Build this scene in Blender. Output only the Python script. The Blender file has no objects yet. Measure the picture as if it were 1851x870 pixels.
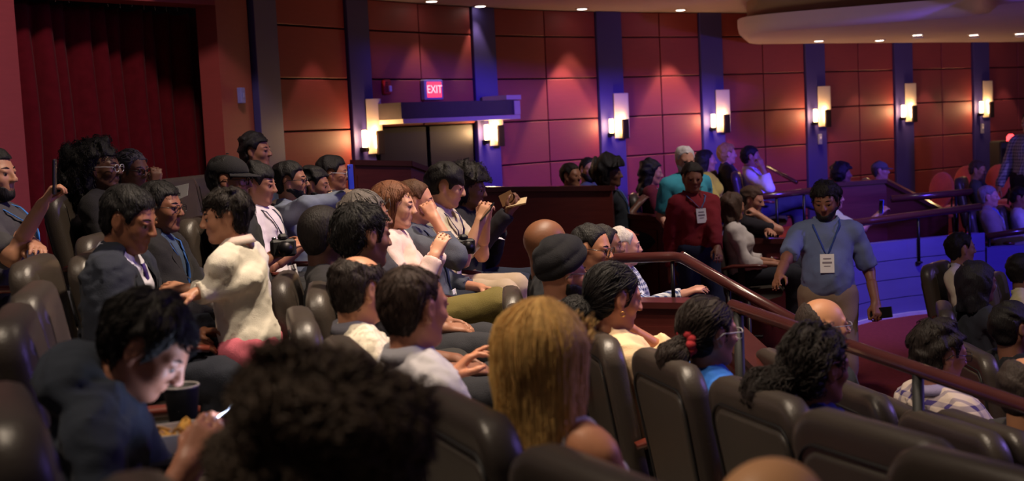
import bpy, math, random
import numpy as np
from mathutils import Vector, Matrix

# ------------------------------------------------------------------ camera, world, large lights, exposure
W, H, F = 1851, 870, 2300.0
CAM = Vector((0, 0, 2.15))
PITCH = math.atan(207 / F)
ROLL = 0.048
SC = bpy.context.scene
COL = SC.collection
RCAM = Matrix.Rotation(math.pi / 2 - PITCH, 3, 'X') @ Matrix.Rotation(-ROLL, 3, 'Z')
cd = bpy.data.cameras.new('camera')
cd.sensor_width = 36.0
cd.lens = F / W * 36.0
cd.clip_start = 0.05
cd.clip_end = 200
cd.dof.use_dof = True
cd.dof.focus_distance = 6.8
cd.dof.aperture_fstop = 3.2
cam = bpy.data.objects.new('camera', cd)
COL.objects.link(cam)
cam.matrix_world = Matrix.Translation(CAM) @ RCAM.to_4x4()
SC.camera = cam
SC.view_settings.view_transform = 'Standard'
SC.view_settings.look = 'None'
SC.view_settings.gamma = 1.0
SC.view_settings.use_curve_mapping = False
SC.view_settings.exposure = 0.65

world = bpy.data.worlds.new('world')
SC.world = world
world.use_nodes = True
world.node_tree.nodes['Background'].inputs[0].default_value = (0.55, 0.45, 0.50, 1)
world.node_tree.nodes['Background'].inputs[1].default_value = 0.05


def spot(name, loc, target, power, col, angle, blend=0.6, size=0.15):
    l = bpy.data.lights.new(name, 'SPOT')
    l.energy = power
    l.color = col
    l.spot_size = math.radians(angle)
    l.spot_blend = blend
    l.shadow_soft_size = size
    o = bpy.data.objects.new(name, l)
    COL.objects.link(o)
    o.location = loc
    o.rotation_euler = (Vector(target) - Vector(loc)).to_track_quat('-Z', 'Y').to_euler()
    return o


WARM = (1.0, 0.80, 0.60)
BLUE = (0.13, 0.10, 1.0)
# house lights of the hall, hung high above the seating, then added fills
spot('house_and_fill_light', (1.2, 5.0, 7.0), (-1.0, 5.2, 0.9), 1250, WARM, 46, 0.8, 0.2)
spot('house_and_fill_light', (1.6, 7.4, 7.0), (-0.4, 7.6, 0.9), 1150, WARM, 44, 0.8, 0.2)
spot('house_and_fill_light', (-2.2, 2.0, 7.0), (-0.2, 3.0, 1.2), 430, WARM, 60, 0.8, 0.3)
spot('house_and_fill_light', (0.6, 3.6, 7.0), (1.0, 4.4, 0.8), 580, WARM, 44, 0.8, 0.25)
spot('house_and_fill_light', (4.0, 10.0, 6.6), (2.2, 12.9, 0.8), 520, (1.0, 0.84, 0.72), 50, 0.8, 0.3)
spot('house_and_fill_light', (-1.2, 6.6, 6.5), (-3.2, 10.6, 1.6), 430, (1.0, .78, .68), 58, 0.8, 0.3)  # added fill without a known fixture, brightens the curtain and nearby seats
spot('house_and_fill_light', (0.2, 2.6, 7.0), (1.9, 7.2, 1.0), 650, WARM, 30, 0.8, 0.25)  # added frontal fill for the man in the polo, not a hall fixture
spot('house_and_fill_light', (0.6, 12.4, 1.9), (4.2, 16.2, 3.25), 60, WARM, 60, 0.9, 0.3)  # added low fill that warms the soffit lip, no known lamp there
spot('stage_wash', (9.0, 9.0, 1.6), (6.6, 16.2, 3.2), 420, (0.34, 0.22, 1.0), 60, 0.9, 0.3)
# blue and violet stage wash from the right
spot('stage_wash', (8.0, 8.5, 4.6), (4.3, 13.0, 0.4), 1100, (0.10, 0.055, 1.0), 40, 0.8, 0.3)
spot('stage_wash', (9.5, 6.5, 4.6), (0.3, 6.5, 1.2), 650, (0.32, 0.2, 1.0), 60, 0.7, 0.3)
spot('stage_wash', (7.5, 7.0, 4.8), (1.5, 17.5, 2.8), 3700, (0.12, 0.06, 1.0), 46, 0.8, 0.3)


def at(px, py, Y):
    d = RCAM @ Vector(((px - W / 2) / F, -(py - H / 2) / F, -1.0))
    return CAM + d * (Y / d.y)


# ------------------------------------------------------------------ scene graph helpers
def empty(name, loc=(0, 0, 0), rz=0.0, label=None, cat=None, group=None):
    o = bpy.data.objects.new(name, None)
    o.empty_display_size = 0.1
    COL.objects.link(o)
    o.location = loc
    o.rotation_euler = (0, 0, rz)
    tag(o, label, cat, group)
    return o


def tag(o, label=None, cat=None, group=None, kind=None):
    if label: o['label'] = label
    if cat: o['category'] = cat
    if group: o['group'] = group
    if kind: o['kind'] = kind
    return o


def link(name, me, m=None, parent=None):
    if m is not None and not me.materials:
        for q in (m if isinstance(m, (list, tuple)) else [m]):
            me.materials.append(q)
    o = bpy.data.objects.new(name, me)
    COL.objects.link(o)
    if parent is not None:
        o.parent = parent
    return o


def fast_mesh(name, V, faces, smooth=True, fmat=None):
    """V (n,3); faces: list of int arrays (m,k)."""
    me = bpy.data.meshes.new(name)
    V = np.asarray(V, dtype=np.float32)
    me.vertices.add(len(V))
    me.vertices.foreach_set('co', V.ravel())
    faces = [np.asarray(f, dtype=np.int32) for f in faces if len(f)]
    tot = np.concatenate([np.full(len(f), f.shape[1], dtype=np.int32) for f in faces])
    idx = np.concatenate([f.ravel() for f in faces])
    me.loops.add(len(idx))
    me.loops.foreach_set('vertex_index', idx)
    me.polygons.add(len(tot))
    st = np.zeros(len(tot), dtype=np.int32)
    st[1:] = np.cumsum(tot)[:-1]
    me.polygons.foreach_set('loop_start', st)
    me.polygons.foreach_set('loop_total', tot)
    if fmat is not None:
        me.polygons.foreach_set('material_index', np.asarray(fmat, dtype=np.int32))
    me.polygons.foreach_set('use_smooth', np.full(len(tot), bool(smooth)))
    me.update(calc_edges=True)
    return me


class MB:
    """collects simple solids into one mesh"""
    def __init__(self):
        self.v, self.f, self.s = [], [], []

    def add(self, vs, fs, smooth=False):
        b = len(self.v)
        self.v += [tuple(x) for x in vs]
        for f in fs:
            self.f.append(tuple(b + i for i in f))
            self.s.append(smooth)

    def box(self, c, s, R=None, bevel=0.0):
        hx, hy, hz = s[0] / 2, s[1] / 2, s[2] / 2
        c = Vector(c)
        if bevel <= 0:
            P = [Vector((x, y, z)) for z in (-hz, hz) for (x, y) in ((-hx, -hy), (hx, -hy), (hx, hy), (-hx, hy))]
            fs = [(3, 2, 1, 0), (4, 5, 6, 7), (0, 1, 5, 4), (1, 2, 6, 5), (2, 3, 7, 6), (3, 0, 4, 7)]
        else:
            b = min(bevel, hx * .9, hy * .9, hz * .9)
            ring = [(-hx + b, -hy), (hx - b, -hy), (hx, -hy + b), (hx, hy - b), (hx - b, hy), (-hx + b, hy), (-hx, hy - b), (-hx, -hy + b)]
            inn = [(-hx + b, -hy + b), (hx - b, -hy + b), (hx - b, -hy + b), (hx - b, hy - b), (hx - b, hy - b), (-hx + b, hy - b), (-hx + b, hy - b), (-hx + b, -hy + b)]
            P = [Vector((x, y, -hz)) for x, y in inn] + [Vector((x, y, -hz + b)) for x, y in ring] + \
                [Vector((x, y, hz - b)) for x, y in ring] + [Vector((x, y, hz)) for x, y in inn]
            fs = [tuple(reversed(range(8))), tuple(range(24, 32))]
            for l in range(3):
                for i in range(8):
                    j = (i + 1) % 8
                    fs.append((l * 8 + i, l * 8 + j, l * 8 + 8 + j, l * 8 + 8 + i))
        if R is not None:
            P = [R @ p for p in P]
        self.add([p + c for p in P], fs)
        return self

    def prism(self, pts, z0, z1):
        """pts: plan polygon (ccw)"""
        n = len(pts)
        z0s = z0 if isinstance(z0, (list, tuple)) else [z0] * n
        z1s = z1 if isinstance(z1, (list, tuple)) else [z1] * n
        V = [(p[0], p[1], z) for p, z in zip(pts, z0s)] + [(p[0], p[1], z) for p, z in zip(pts, z1s)]
        fs = [tuple(reversed(range(n))), tuple(range(n, 2 * n))] + [(i, (i + 1) % n, n + (i + 1) % n, n + i) for i in range(n)]
        self.add(V, fs)
        return self

    def tube(self, pts, r, seg=8, caps=True, smooth=True, flat=None):
        pts = [Vector(p) for p in pts]
        n = len(pts)
        rs = r if isinstance(r, (list, tuple)) else [r] * n
        V = []
        up = Vector((0, 0, 1))
        for i, p in enumerate(pts):
            t = (pts[min(i + 1, n - 1)] - pts[max(i - 1, 0)])
            t = t.normalized() if t.length > 1e-9 else Vector((0, 0, 1))
            u = up if abs(t.dot(up)) < 0.95 else Vector((0, 1, 0))
            a = t.cross(u).normalized()
            b = a.cross(t)
            for k in range(seg):
                w = 2 * math.pi * k / seg
                V.append(p + a * math.cos(w) * rs[i] * (flat[0] if flat else 1) + b * math.sin(w) * rs[i] * (flat[1] if flat else 1))
        fs = []
        for i in range(n - 1):
            for k in range(seg):
                k2 = (k + 1) % seg
                fs.append((i * seg + k, i * seg + k2, (i + 1) * seg + k2, (i + 1) * seg + k))
        if caps:
            fs.append(tuple(reversed(range(seg))))
            fs.append(tuple((n - 1) * seg + k for k in range(seg)))
        self.add(V, fs, smooth)
        return self

    def lathe(self, prof, seg=16, c=(0, 0, 0), R=None, smooth=True):
        c = Vector(c)
        V = []
        for (r, z) in prof:
            for k in range(seg):
                w = 2 * math.pi * k / seg
                p = Vector((r * math.cos(w), r * math.sin(w), z))
                V.append(c + (R @ p if R is not None else p))
        fs = []
        for i in range(len(prof) - 1):
            for k in range(seg):
                k2 = (k + 1) % seg
                fs.append((i * seg + k, i * seg + k2, (i + 1) * seg + k2, (i + 1) * seg + k))
        fs.append(tuple(reversed(range(seg))))
        fs.append(tuple((len(prof) - 1) * seg + k for k in range(seg)))
        self.add(V, fs, smooth)
        return self

    def mesh(self, name):
        me = bpy.data.meshes.new(name)
        me.from_pydata([tuple(v) for v in self.v], [], self.f)
        me.polygons.foreach_set('use_smooth', self.s)
        me.update()
        return me

    def build(self, name, m, parent=None):
        return link(name, self.mesh(name), m, parent)


# ------------------------------------------------------------------ materials
MATS = {}


def mat(name, col, rough=0.6, metal=0.0, var=0.12, scale=12.0, bump=0.0, bscale=150.0, spec=0.5, sheen=0.0,
        emit=None, estr=0.0, stretch=None, coat=0.0, pattern=None, alpha=1.0, trans=0.0):
    key = (name, tuple(col))
    if key in MATS:
        return MATS[key]
    m = bpy.data.materials.new(name)
    m.use_nodes = True
    nt = m.node_tree
    N, L = nt.nodes, nt.links
    b = N['Principled BSDF']
    b.inputs['Roughness'].default_value = rough
    b.inputs['Metallic'].default_value = metal
    b.inputs['Specular IOR Level'].default_value = spec
    if sheen: b.inputs['Sheen Weight'].default_value = sheen
    if coat:
        b.inputs['Coat Weight'].default_value = coat
        b.inputs['Coat Roughness'].default_value = 0.15
    if trans: b.inputs['Transmission Weight'].default_value = trans
    if emit:
        b.inputs['Emission Color'].default_value = (*emit, 1)
        b.inputs['Emission Strength'].default_value = estr
    c = (*col[:3], 1)
    b.inputs['Base Color'].default_value = c
    tc = N.new('ShaderNodeTexCoord')
    src = tc.outputs['Object']
    if stretch:
        mp = N.new('ShaderNodeMapping')
        mp.inputs['Scale'].default_value = stretch
        L.new(src, mp.inputs['Vector'])
        src = mp.outputs['Vector']
    base = None
    if pattern:
        kind, sc, c2 = pattern
        sep = N.new('ShaderNodeSeparateXYZ')
        L.new(tc.outputs['Object'], sep.inputs[0])
        outs = []
        for ax in (1, 2) if kind != 'blotch' else ():
            mul = N.new('ShaderNodeMath'); mul.operation = 'MULTIPLY'; mul.inputs[1].default_value = sc
            if ax == 1:
                add = N.new('ShaderNodeMath'); add.operation = 'ADD'
                L.new(sep.outputs[0], add.inputs[0]); L.new(sep.outputs[1], add.inputs[1])
                L.new(add.outputs[0], mul.inputs[0])
            else:
                L.new(sep.outputs[2], mul.inputs[0])
            fr = N.new('ShaderNodeMath'); fr.operation = 'FRACT'; L.new(mul.outputs[0], fr.inputs[0])
            gt = N.new('ShaderNodeMath'); gt.operation = 'GREATER_THAN'
            gt.inputs[1].default_value = 0.5 if kind == 'gingham' else (0.72 if kind == 'plaid' else 0.55)
            L.new(fr.outputs[0], gt.inputs[0])
            outs.append(gt.outputs[0])
        mix = N.new('ShaderNodeMix'); mix.data_type = 'RGBA'
        mix.inputs[6].default_value = c
        mix.inputs[7].default_value = (*c2, 1)
        if kind == 'blotch':
            nz = N.new('ShaderNodeTexNoise'); nz.inputs['Scale'].default_value = sc
            L.new(tc.outputs['Object'], nz.inputs['Vector'])
            cr = N.new('ShaderNodeValToRGB')
            cr.color_ramp.elements[0].position = .48; cr.color_ramp.elements[1].position = .56
            L.new(nz.outputs[0], cr.inputs[0])
            L.new(cr.outputs[0], mix.inputs[0])
        elif kind == 'stripe':
            L.new(outs[1], mix.inputs[0])
        else:
            s = N.new('ShaderNodeMath'); s.operation = 'ADD'
            L.new(outs[0], s.inputs[0]); L.new(outs[1], s.inputs[1])
            h = N.new('ShaderNodeMath'); h.operation = 'MULTIPLY'; h.inputs[1].default_value = 0.5
            L.new(s.outputs[0], h.inputs[0])
            L.new(h.outputs[0], mix.inputs[0])
        base = mix.outputs[2]
    if var > 0:
        nz = N.new('ShaderNodeTexNoise')
        nz.inputs['Scale'].default_value = scale
        nz.inputs['Detail'].default_value = 4
        L.new(src, nz.inputs['Vector'])
        mr = N.new('ShaderNodeMapRange')
        mr.inputs['To Min'].default_value = 1 - var * 1.6
        mr.inputs['To Max'].default_value = 1 + var * 1.6
        L.new(nz.outputs[0], mr.inputs['Value'])
        mx = N.new('ShaderNodeMix'); mx.data_type = 'RGBA'; mx.blend_type = 'MULTIPLY'
        mx.inputs[0].default_value = 1.0
        mx.inputs[6].default_value = c
        if base is not None: L.new(base, mx.inputs[6])
        L.new(mr.outputs[0], mx.inputs[7])
        base = mx.outputs[2]
    if base is not None:
        L.new(base, b.inputs['Base Color'])
    if bump > 0:
        nb = N.new('ShaderNodeTexNoise')
        nb.inputs['Scale'].default_value = bscale
        nb.inputs['Detail'].default_value = 3
        L.new(src, nb.inputs['Vector'])
        bp = N.new('ShaderNodeBump')
        bp.inputs['Strength'].default_value = bump
        bp.inputs['Distance'].default_value = 0.01
        L.new(nb.outputs[0], bp.inputs['Height'])
        L.new(bp.outputs[0], b.inputs['Normal'])
    MATS[key] = m
    return m


def S(r, g, b):
    """sRGB 0-255 to linear"""
    f = lambda u: (u / 255 / 12.92) if u / 255 <= 0.04045 else ((u / 255 + 0.055) / 1.055) ** 2.4
    return (f(r), f(g), f(b))


def cloth(col, **k):
    return mat('cloth', col, rough=k.pop('rough', .85), var=.14, scale=9, bump=.25, bscale=260, spec=.25, sheen=k.pop('sheen', .03), **k)


def skin_mat(col):
    return mat('skin', col, rough=.48, var=.07, scale=14, bump=.05, bscale=240, spec=.4)


def hair_mat(col):
    return mat('hair', col, rough=.6, var=.3, scale=30, bump=.5, bscale=60, spec=.28, stretch=(3, 3, .6))


M_VINYL = mat('seat_vinyl', S(62, 54, 48), rough=.38, var=.1, scale=7, bump=.12, bscale=180, spec=.5)
M_SHELL = mat('seat_shell', S(66, 60, 53), rough=.45, var=.08, scale=5, bump=.05, bscale=120)
M_BLACKPL = mat('black_plastic', S(22, 21, 22), rough=.6, var=.05)
M_METAL = mat('dark_metal', S(40, 38, 40), rough=.4, metal=.8, var=.05)
M_CHROME = mat('steel', S(150, 150, 155), rough=.25, metal=1.0, var=.03)
M_MAHOG = mat('mahogany', S(88, 36, 32), rough=.32, var=.22, scale=5, bump=.04, bscale=30, stretch=(1, 1, 9), coat=.3)
M_MAHOG_H = mat('mahogany_rail', S(72, 33, 31), rough=.25, var=.15, scale=7, coat=.5)
M_ARMWOOD = mat('armrest_wood', S(98, 42, 32), rough=.3, var=.15, scale=10, coat=.3)
M_PANEL = mat('wall_veneer', S(150, 62, 62), rough=.55, var=.07, scale=3, bump=.02, bscale=40, stretch=(2, 2, 14))
M_PILAST = mat('pilaster_paint', S(66, 56, 124), rough=.6, var=.05, scale=3)
M_WALLDARK = mat('wall_backing', S(40, 16, 16), rough=.8)
M_CEIL = mat('ceiling_plaster', S(196, 176, 168), rough=.8, var=.05, scale=2)
M_SOFFIT = mat('soffit_plaster', S(150, 122, 92), rough=.7, var=.05, scale=2)
M_CURTAIN = mat('velvet', S(92, 18, 28), rough=.9, var=.2, scale=12, bump=.2, bscale=120, sheen=.05, spec=.05)
M_CARPET = mat('carpet', S(130, 54, 58), rough=.95, var=.2, scale=25, bump=.5, bscale=320, spec=.1)
M_TREAD = mat('aisle_floor', S(150, 140, 128), rough=.8, var=.25, scale=14, bump=.2, bscale=90)
M_WHITE = mat('white_card', S(235, 232, 235), rough=.6, var=.03)
M_SCREEN = mat('phone_screen', S(120, 140, 200), rough=.2, emit=(.6, .7, 1.0), estr=15.0, var=0)
M_CREAM = mat('cream_glass', S(205, 190, 170), rough=.5, var=.04)
# ------------------------------------------------------------------ smooth-solid mesher (distance fields -> quads)
f32 = np.float32


class Prim:
    __slots__ = ('fn', 'c', 'R', 'k', 'op')

    def __init__(self, fn, c, R, k, op):
        self.fn, self.c, self.R, self.k, self.op = fn, np.asarray(c, f32), R, k, op


def cap(a, b, r1, r2, k=.03, op='add', flat=False):
    a = np.asarray(a, f32); b = np.asarray(b, f32)
    ab = b - a
    L2 = max(float(ab @ ab), 1e-9)
    L = math.sqrt(L2)

    def fn(P):
        q = P - a
        t0 = (q @ ab) / L2
        t = np.clip(t0, 0, 1)
        d = np.sqrt(((q - t[:, None] * ab) ** 2).sum(1)) - (r1 + (r2 - r1) * t)
        if flat:
            d = np.maximum(d, (t0 - 1) * L)
        return d
    return Prim(fn, (a + b) / 2, L / 2 + max(r1, r2), k, op)


def ell(c, r, M=None, k=.03, op='add'):
    c = np.asarray(c, f32); r = np.asarray(r, f32)
    Mx = None if M is None else np.asarray(M, f32)

    def fn(P):
        q = P - c
        if Mx is not None:
            q = q @ Mx
        k0 = np.sqrt(((q / r) ** 2).sum(1))
        k1 = np.sqrt(((q / (r * r)) ** 2).sum(1)) + 1e-6
        return k0 * (k0 - 1) / k1
    return Prim(fn, c, float(r.max()), k, op)


def field(prims, inflate=0.0, noise=None, post=None, margin=.12):
    def f(P):
        d = np.full(len(P), 10.0, f32)
        for p in prims:
            q = P - p.c
            idx = np.nonzero((q * q).sum(1) < (p.R + margin + p.k) ** 2)[0]
            if not len(idx):
                continue
            dd = p.fn(P[idx]).astype(f32)
            a = d[idx]
            if p.op == 'add':
                h = np.maximum(p.k - np.abs(a - dd), 0) / p.k
                d[idx] = np.minimum(a, dd) - h * h * p.k * .25
            else:
                dd = -dd
                h = np.maximum(p.k - np.abs(a - dd), 0) / p.k
                d[idx] = np.maximum(a, dd) + h * h * p.k * .25
        d -= inflate
        if noise is not None:
            d += noise(P)
        if post is not None:
            d = post(P, d)
        return d
    return f


def bounds(prims, pad):
    lo = np.min([p.c - p.R for p in prims if p.op == 'add'], axis=0) - pad
    hi = np.max([p.c + p.R for p in prims if p.op == 'add'], axis=0) + pad
    return lo, hi


def sines(seed, amp, freq, n=6, squash=(1, 1, 1)):
    rg = np.random.RandomState(seed)
    K = rg.normal(size=(n, 3)); K /= np.linalg.norm(K, axis=1)[:, None]
    K = (K * (freq * rg.uniform(.6, 1.6, size=n))[:, None] * np.asarray(squash)).astype(f32)
    ph = rg.uniform(0, 6.28, n).astype(f32)

    def f(P):
        o = np.zeros(len(P), f32)
        w = np.zeros(len(P), f32)
        for i in range(n):
            w = np.sin(P @ K[i] + ph[i] + 1.3 * w)
            o += w
        return o * (amp / math.sqrt(n))
    return f


def mesh_field(fn, lo, hi, h):
    lo = np.asarray(lo, f32)
    n = (np.ceil((np.asarray(hi) - lo) / h / 4).astype(int) + 1)
    nf = n * 4 + 1
    ax = [lo[i] + np.arange(n[i] + 1, dtype=f32) * (4 * h) for i in range(3)]
    G = np.stack(np.meshgrid(*ax, indexing='ij'), -1).reshape(-1, 3)
    C = fn(G).reshape(n + 1)
    act = np.abs(C) < 5.2 * h
    ci = [np.minimum((np.arange(nf[i]) + 2) // 4, n[i]) for i in range(3)]
    ix = np.ix_(*ci)
    D = C[ix].copy()
    A = np.nonzero(act[ix])
    P = np.stack([lo[i] + A[i].astype(f32) * h for i in range(3)], -1)
    if len(P) == 0:
        return np.zeros((0, 3)), np.zeros((0, 4), int)
    D[A] = fn(P)
    s = D < 0
    cnt = np.zeros(tuple(nf - 1), np.int8)
    for dx in (0, 1):
        for dy in (0, 1):
            for dz in (0, 1):
                cnt += s[dx:nf[0] - 1 + dx, dy:nf[1] - 1 + dy, dz:nf[2] - 1 + dz]
    cell = (cnt > 0) & (cnt < 8)
    I = np.stack(np.nonzero(cell), -1)
    vid = np.full(tuple(nf - 1), -1, np.int32)
    vid[cell] = np.arange(len(I))
    acc = np.zeros((len(I), 3), f32); num = np.zeros(len(I), f32)
    corners = [(a, b, c) for a in (0, 1) for b in (0, 1) for c in (0, 1)]
    val = {c: D[I[:, 0] + c[0], I[:, 1] + c[1], I[:, 2] + c[2]] for c in corners}
    for c in corners:
        for a in range(3):
            if c[a] == 0:
                e = list(c); e[a] = 1; e = tuple(e)
                v0, v1 = val[c], val[e]
                m = (v0 < 0) != (v1 < 0)
                den = np.where(np.abs(v0 - v1) < 1e-9, 1, v0 - v1)
                t = np.clip(v0 / den, 0, 1)
                p = np.tile(np.asarray(c, f32), (len(I), 1))
                p[:, a] = t
                acc[m] += p[m]; num[m] += 1
    V = lo + (I + acc / np.maximum(num, 1)[:, None]) * h
    Q = []
    for a in range(3):
        b, c = (a + 1) % 3, (a + 2) % 3
        sl0 = [slice(None)] * 3; sl1 = [slice(None)] * 3
        sl0[a] = slice(0, -1); sl1[a] = slice(1, None)
        s0, s1 = s[tuple(sl0)], s[tuple(sl1)]
        E = np.stack(np.nonzero(s0 != s1), -1)
        ok = (E[:, b] > 0) & (E[:, c] > 0) & (E[:, b] < nf[b] - 1) & (E[:, c] < nf[c] - 1)
        E = E[ok]
        ins = s0[E[:, 0], E[:, 1], E[:, 2]]
        def cid(db, dc):
            J = E.copy(); J[:, b] -= db; J[:, c] -= dc
            return vid[J[:, 0], J[:, 1], J[:, 2]]
        q = np.stack([cid(1, 1), cid(0, 1), cid(0, 0), cid(1, 0)], -1)
        q[~ins] = q[~ins][:, ::-1]
        Q.append(q)
    Q = np.concatenate(Q)
    Q = Q[(Q >= 0).all(1)]
    return V, Q


def vnormals(V, Q):
    n = np.cross(V[Q[:, 2]] - V[Q[:, 0]], V[Q[:, 3]] - V[Q[:, 1]])
    N = np.zeros_like(V)
    for i in range(4):
        np.add.at(N, Q[:, i], n)
    return N / (np.linalg.norm(N, axis=1)[:, None] + 1e-9)


def strands(fn, V, N, n, comb, length, seg, rad, seed, off=(0, .006), curl=0.0, curlf=0.0, stick=.8, lift=0.0, jitter=.18):
    """n tapered strands that run over a hair surface; comb(P) gives the wanted direction at P"""
    rg = np.random.RandomState(seed)
    if len(V) == 0:
        return np.zeros((0, 3)), np.zeros((0, 3), int)
    i = rg.randint(0, len(V), n)
    P = V[i].astype(f32); Nn = N[i].astype(f32)
    L = (length[0] + (length[1] - length[0]) * rg.rand(n)).astype(f32)
    o = (off[0] + (off[1] - off[0]) * rg.rand(n)).astype(f32)
    step = (L / seg)[:, None]
    jit = rg.normal(size=(n, 3)).astype(f32) * jitter
    pts = [P + Nn * o[:, None]]
    e = .004
    for s in range(seg):
        p = pts[-1]
        d = comb(p) + jit
        g = np.stack([fn(p + np.eye(3, dtype=f32)[a] * e) - fn(p - np.eye(3, dtype=f32)[a] * e) for a in range(3)], -1) / (2 * e)
        g /= (np.linalg.norm(g, axis=1)[:, None] + 1e-6)
        d = d - g * (d * g).sum(1)[:, None]
        d /= (np.linalg.norm(d, axis=1)[:, None] + 1e-6)
        q = p + d * step
        dist = fn(q)
        q = q - g * (np.clip(dist - (o + lift * (s + 1) / seg), -.03, .03) * stick)[:, None]
        pts.append(q.astype(f32))
    pts = np.stack(pts, 1)
    if curl > 0:
        ph = rg.rand(n) * 6.28
        t = np.linspace(0, 1, seg + 1)
        a = ph[:, None] + t[None] * (curlf * (.7 + .6 * rg.rand(n)))[:, None]
        T = pts[:, -1] - pts[:, 0]
        T /= np.linalg.norm(T, axis=1)[:, None] + 1e-6
        B = np.cross(T, Nn); B /= np.linalg.norm(B, axis=1)[:, None] + 1e-6
        pts = pts + curl * (np.cos(a)[..., None] * B[:, None] + (1 + np.sin(a))[..., None] * Nn[:, None])
    T = np.gradient(pts, axis=1)
    T /= np.linalg.norm(T, axis=2)[..., None] + 1e-6
    A = np.cross(T, np.broadcast_to(Nn[:, None], T.shape)); A /= np.linalg.norm(A, axis=2)[..., None] + 1e-6
    B = np.cross(A, T)
    w = (np.sin(np.linspace(.35, math.pi * .97, seg + 1)) * rad)[None, :, None]
    ring = [pts + w * (math.cos(k * 2.094) * A + math.sin(k * 2.094) * B) for k in range(3)]
    R = np.stack(ring, 2)                                   # n, seg+1, 3, 3
    base = np.arange(n * (seg + 1) * 3).reshape(n, seg + 1, 3)
    F_ = []
    for k in range(3):
        k2 = (k + 1) % 3
        F_.append(np.stack([base[:, :-1, k], base[:, :-1, k2], base[:, 1:, k2], base[:, 1:, k]], -1).reshape(-1, 4))
    return R.reshape(-1, 3), np.concatenate(F_)
# ------------------------------------------------------------------ people
CX, CY = 7.6, 5.9          # centre the curved rows look at


def rot(yaw=0, pitch=0, roll=0):
    """columns = axes; pitch > 0 nods forward (down), roll > 0 tips the head to its right"""
    return np.array(Matrix.Rotation(yaw, 3, 'Z') @ Matrix.Rotation(pitch, 3, 'Y') @ Matrix.Rotation(roll, 3, 'X'), dtype=f32)


class Fr:
    def __init__(self, o, R):
        self.o, self.R = np.asarray(o, f32), np.asarray(R, f32)

    def pt(self, *v):
        return self.o + self.R @ np.asarray(v, f32)

    def loc(self, P):
        return (P - self.o) @ self.R


def head_prims(fr, female=False, jaw=1.0, neck_to=None, neck_r=.054):
    e = lambda c, r, k=.02, op='add': ell(fr.pt(*c), r, fr.R, k, op)
    c_ = lambda a, b, r1, r2, k=.012, op='add': cap(fr.pt(*a), fr.pt(*b), r1, r2, k, op)
    P = [e((-.014, 0, .028), (.098, .077, .089)),
         e((.026, 0, -.032), (.064, .057 * jaw, .083), .03),
         c_((-.012, .05 * jaw, -.045), (.058, .02, -.094), .02, .017, .025),
         c_((-.012, -.05 * jaw, -.045), (.058, -.02, -.094), .02, .017, .025),
         e((.066, 0, -.094), (.02, .022, .017), .02),
         c_((.076, .012, .024), (.066, .046, .022), .012, .011, .014),
         c_((.076, -.012, .024), (.066, -.046, .022), .012, .011, .014),
         e((.052, .042, -.022), (.026, .02, .024), .02),
         e((.052, -.042, -.022), (.026, .02, .024), .02)]
    if neck_to is not None:
        P.append(cap(neck_to, fr.pt(-.028, 0, -.055), neck_r * 1.12, neck_r, .03))
    P += [e((.1, .031, .002), (.021, .016, .0085), .01, 'sub'),
          e((.1, -.031, .002), (.021, .016, .0085), .01, 'sub'),
          e((.0815, .031, .0105), (.0125, .016, .0065), .006), e((.0815, -.031, .0105), (.0125, .016, .0065), .006),
          c_((.086, 0, .018), (.107, 0, -.025), .0075, .0115, .012),
          e((.1, .012, -.03), (.012, .009, .008), .008),
          e((.1, -.012, -.03), (.012, .009, .008), .008),
          e((.083, 0, -.0545), (.0105, .022, .0062), .006),
          e((.082, 0, -.0655), (.0105, .02, .007), .006)]
    for s in (1, -1):
        P += [e((-.012, s * .079, -.002), (.021, .0095, .033), .006),
              e((-.006, s * .09, .002), (.011, .007, .019), .006, 'sub'),
              e((-.006, s * .077, -.03), (.01, .007, .012), .006)]
    return P


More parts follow.
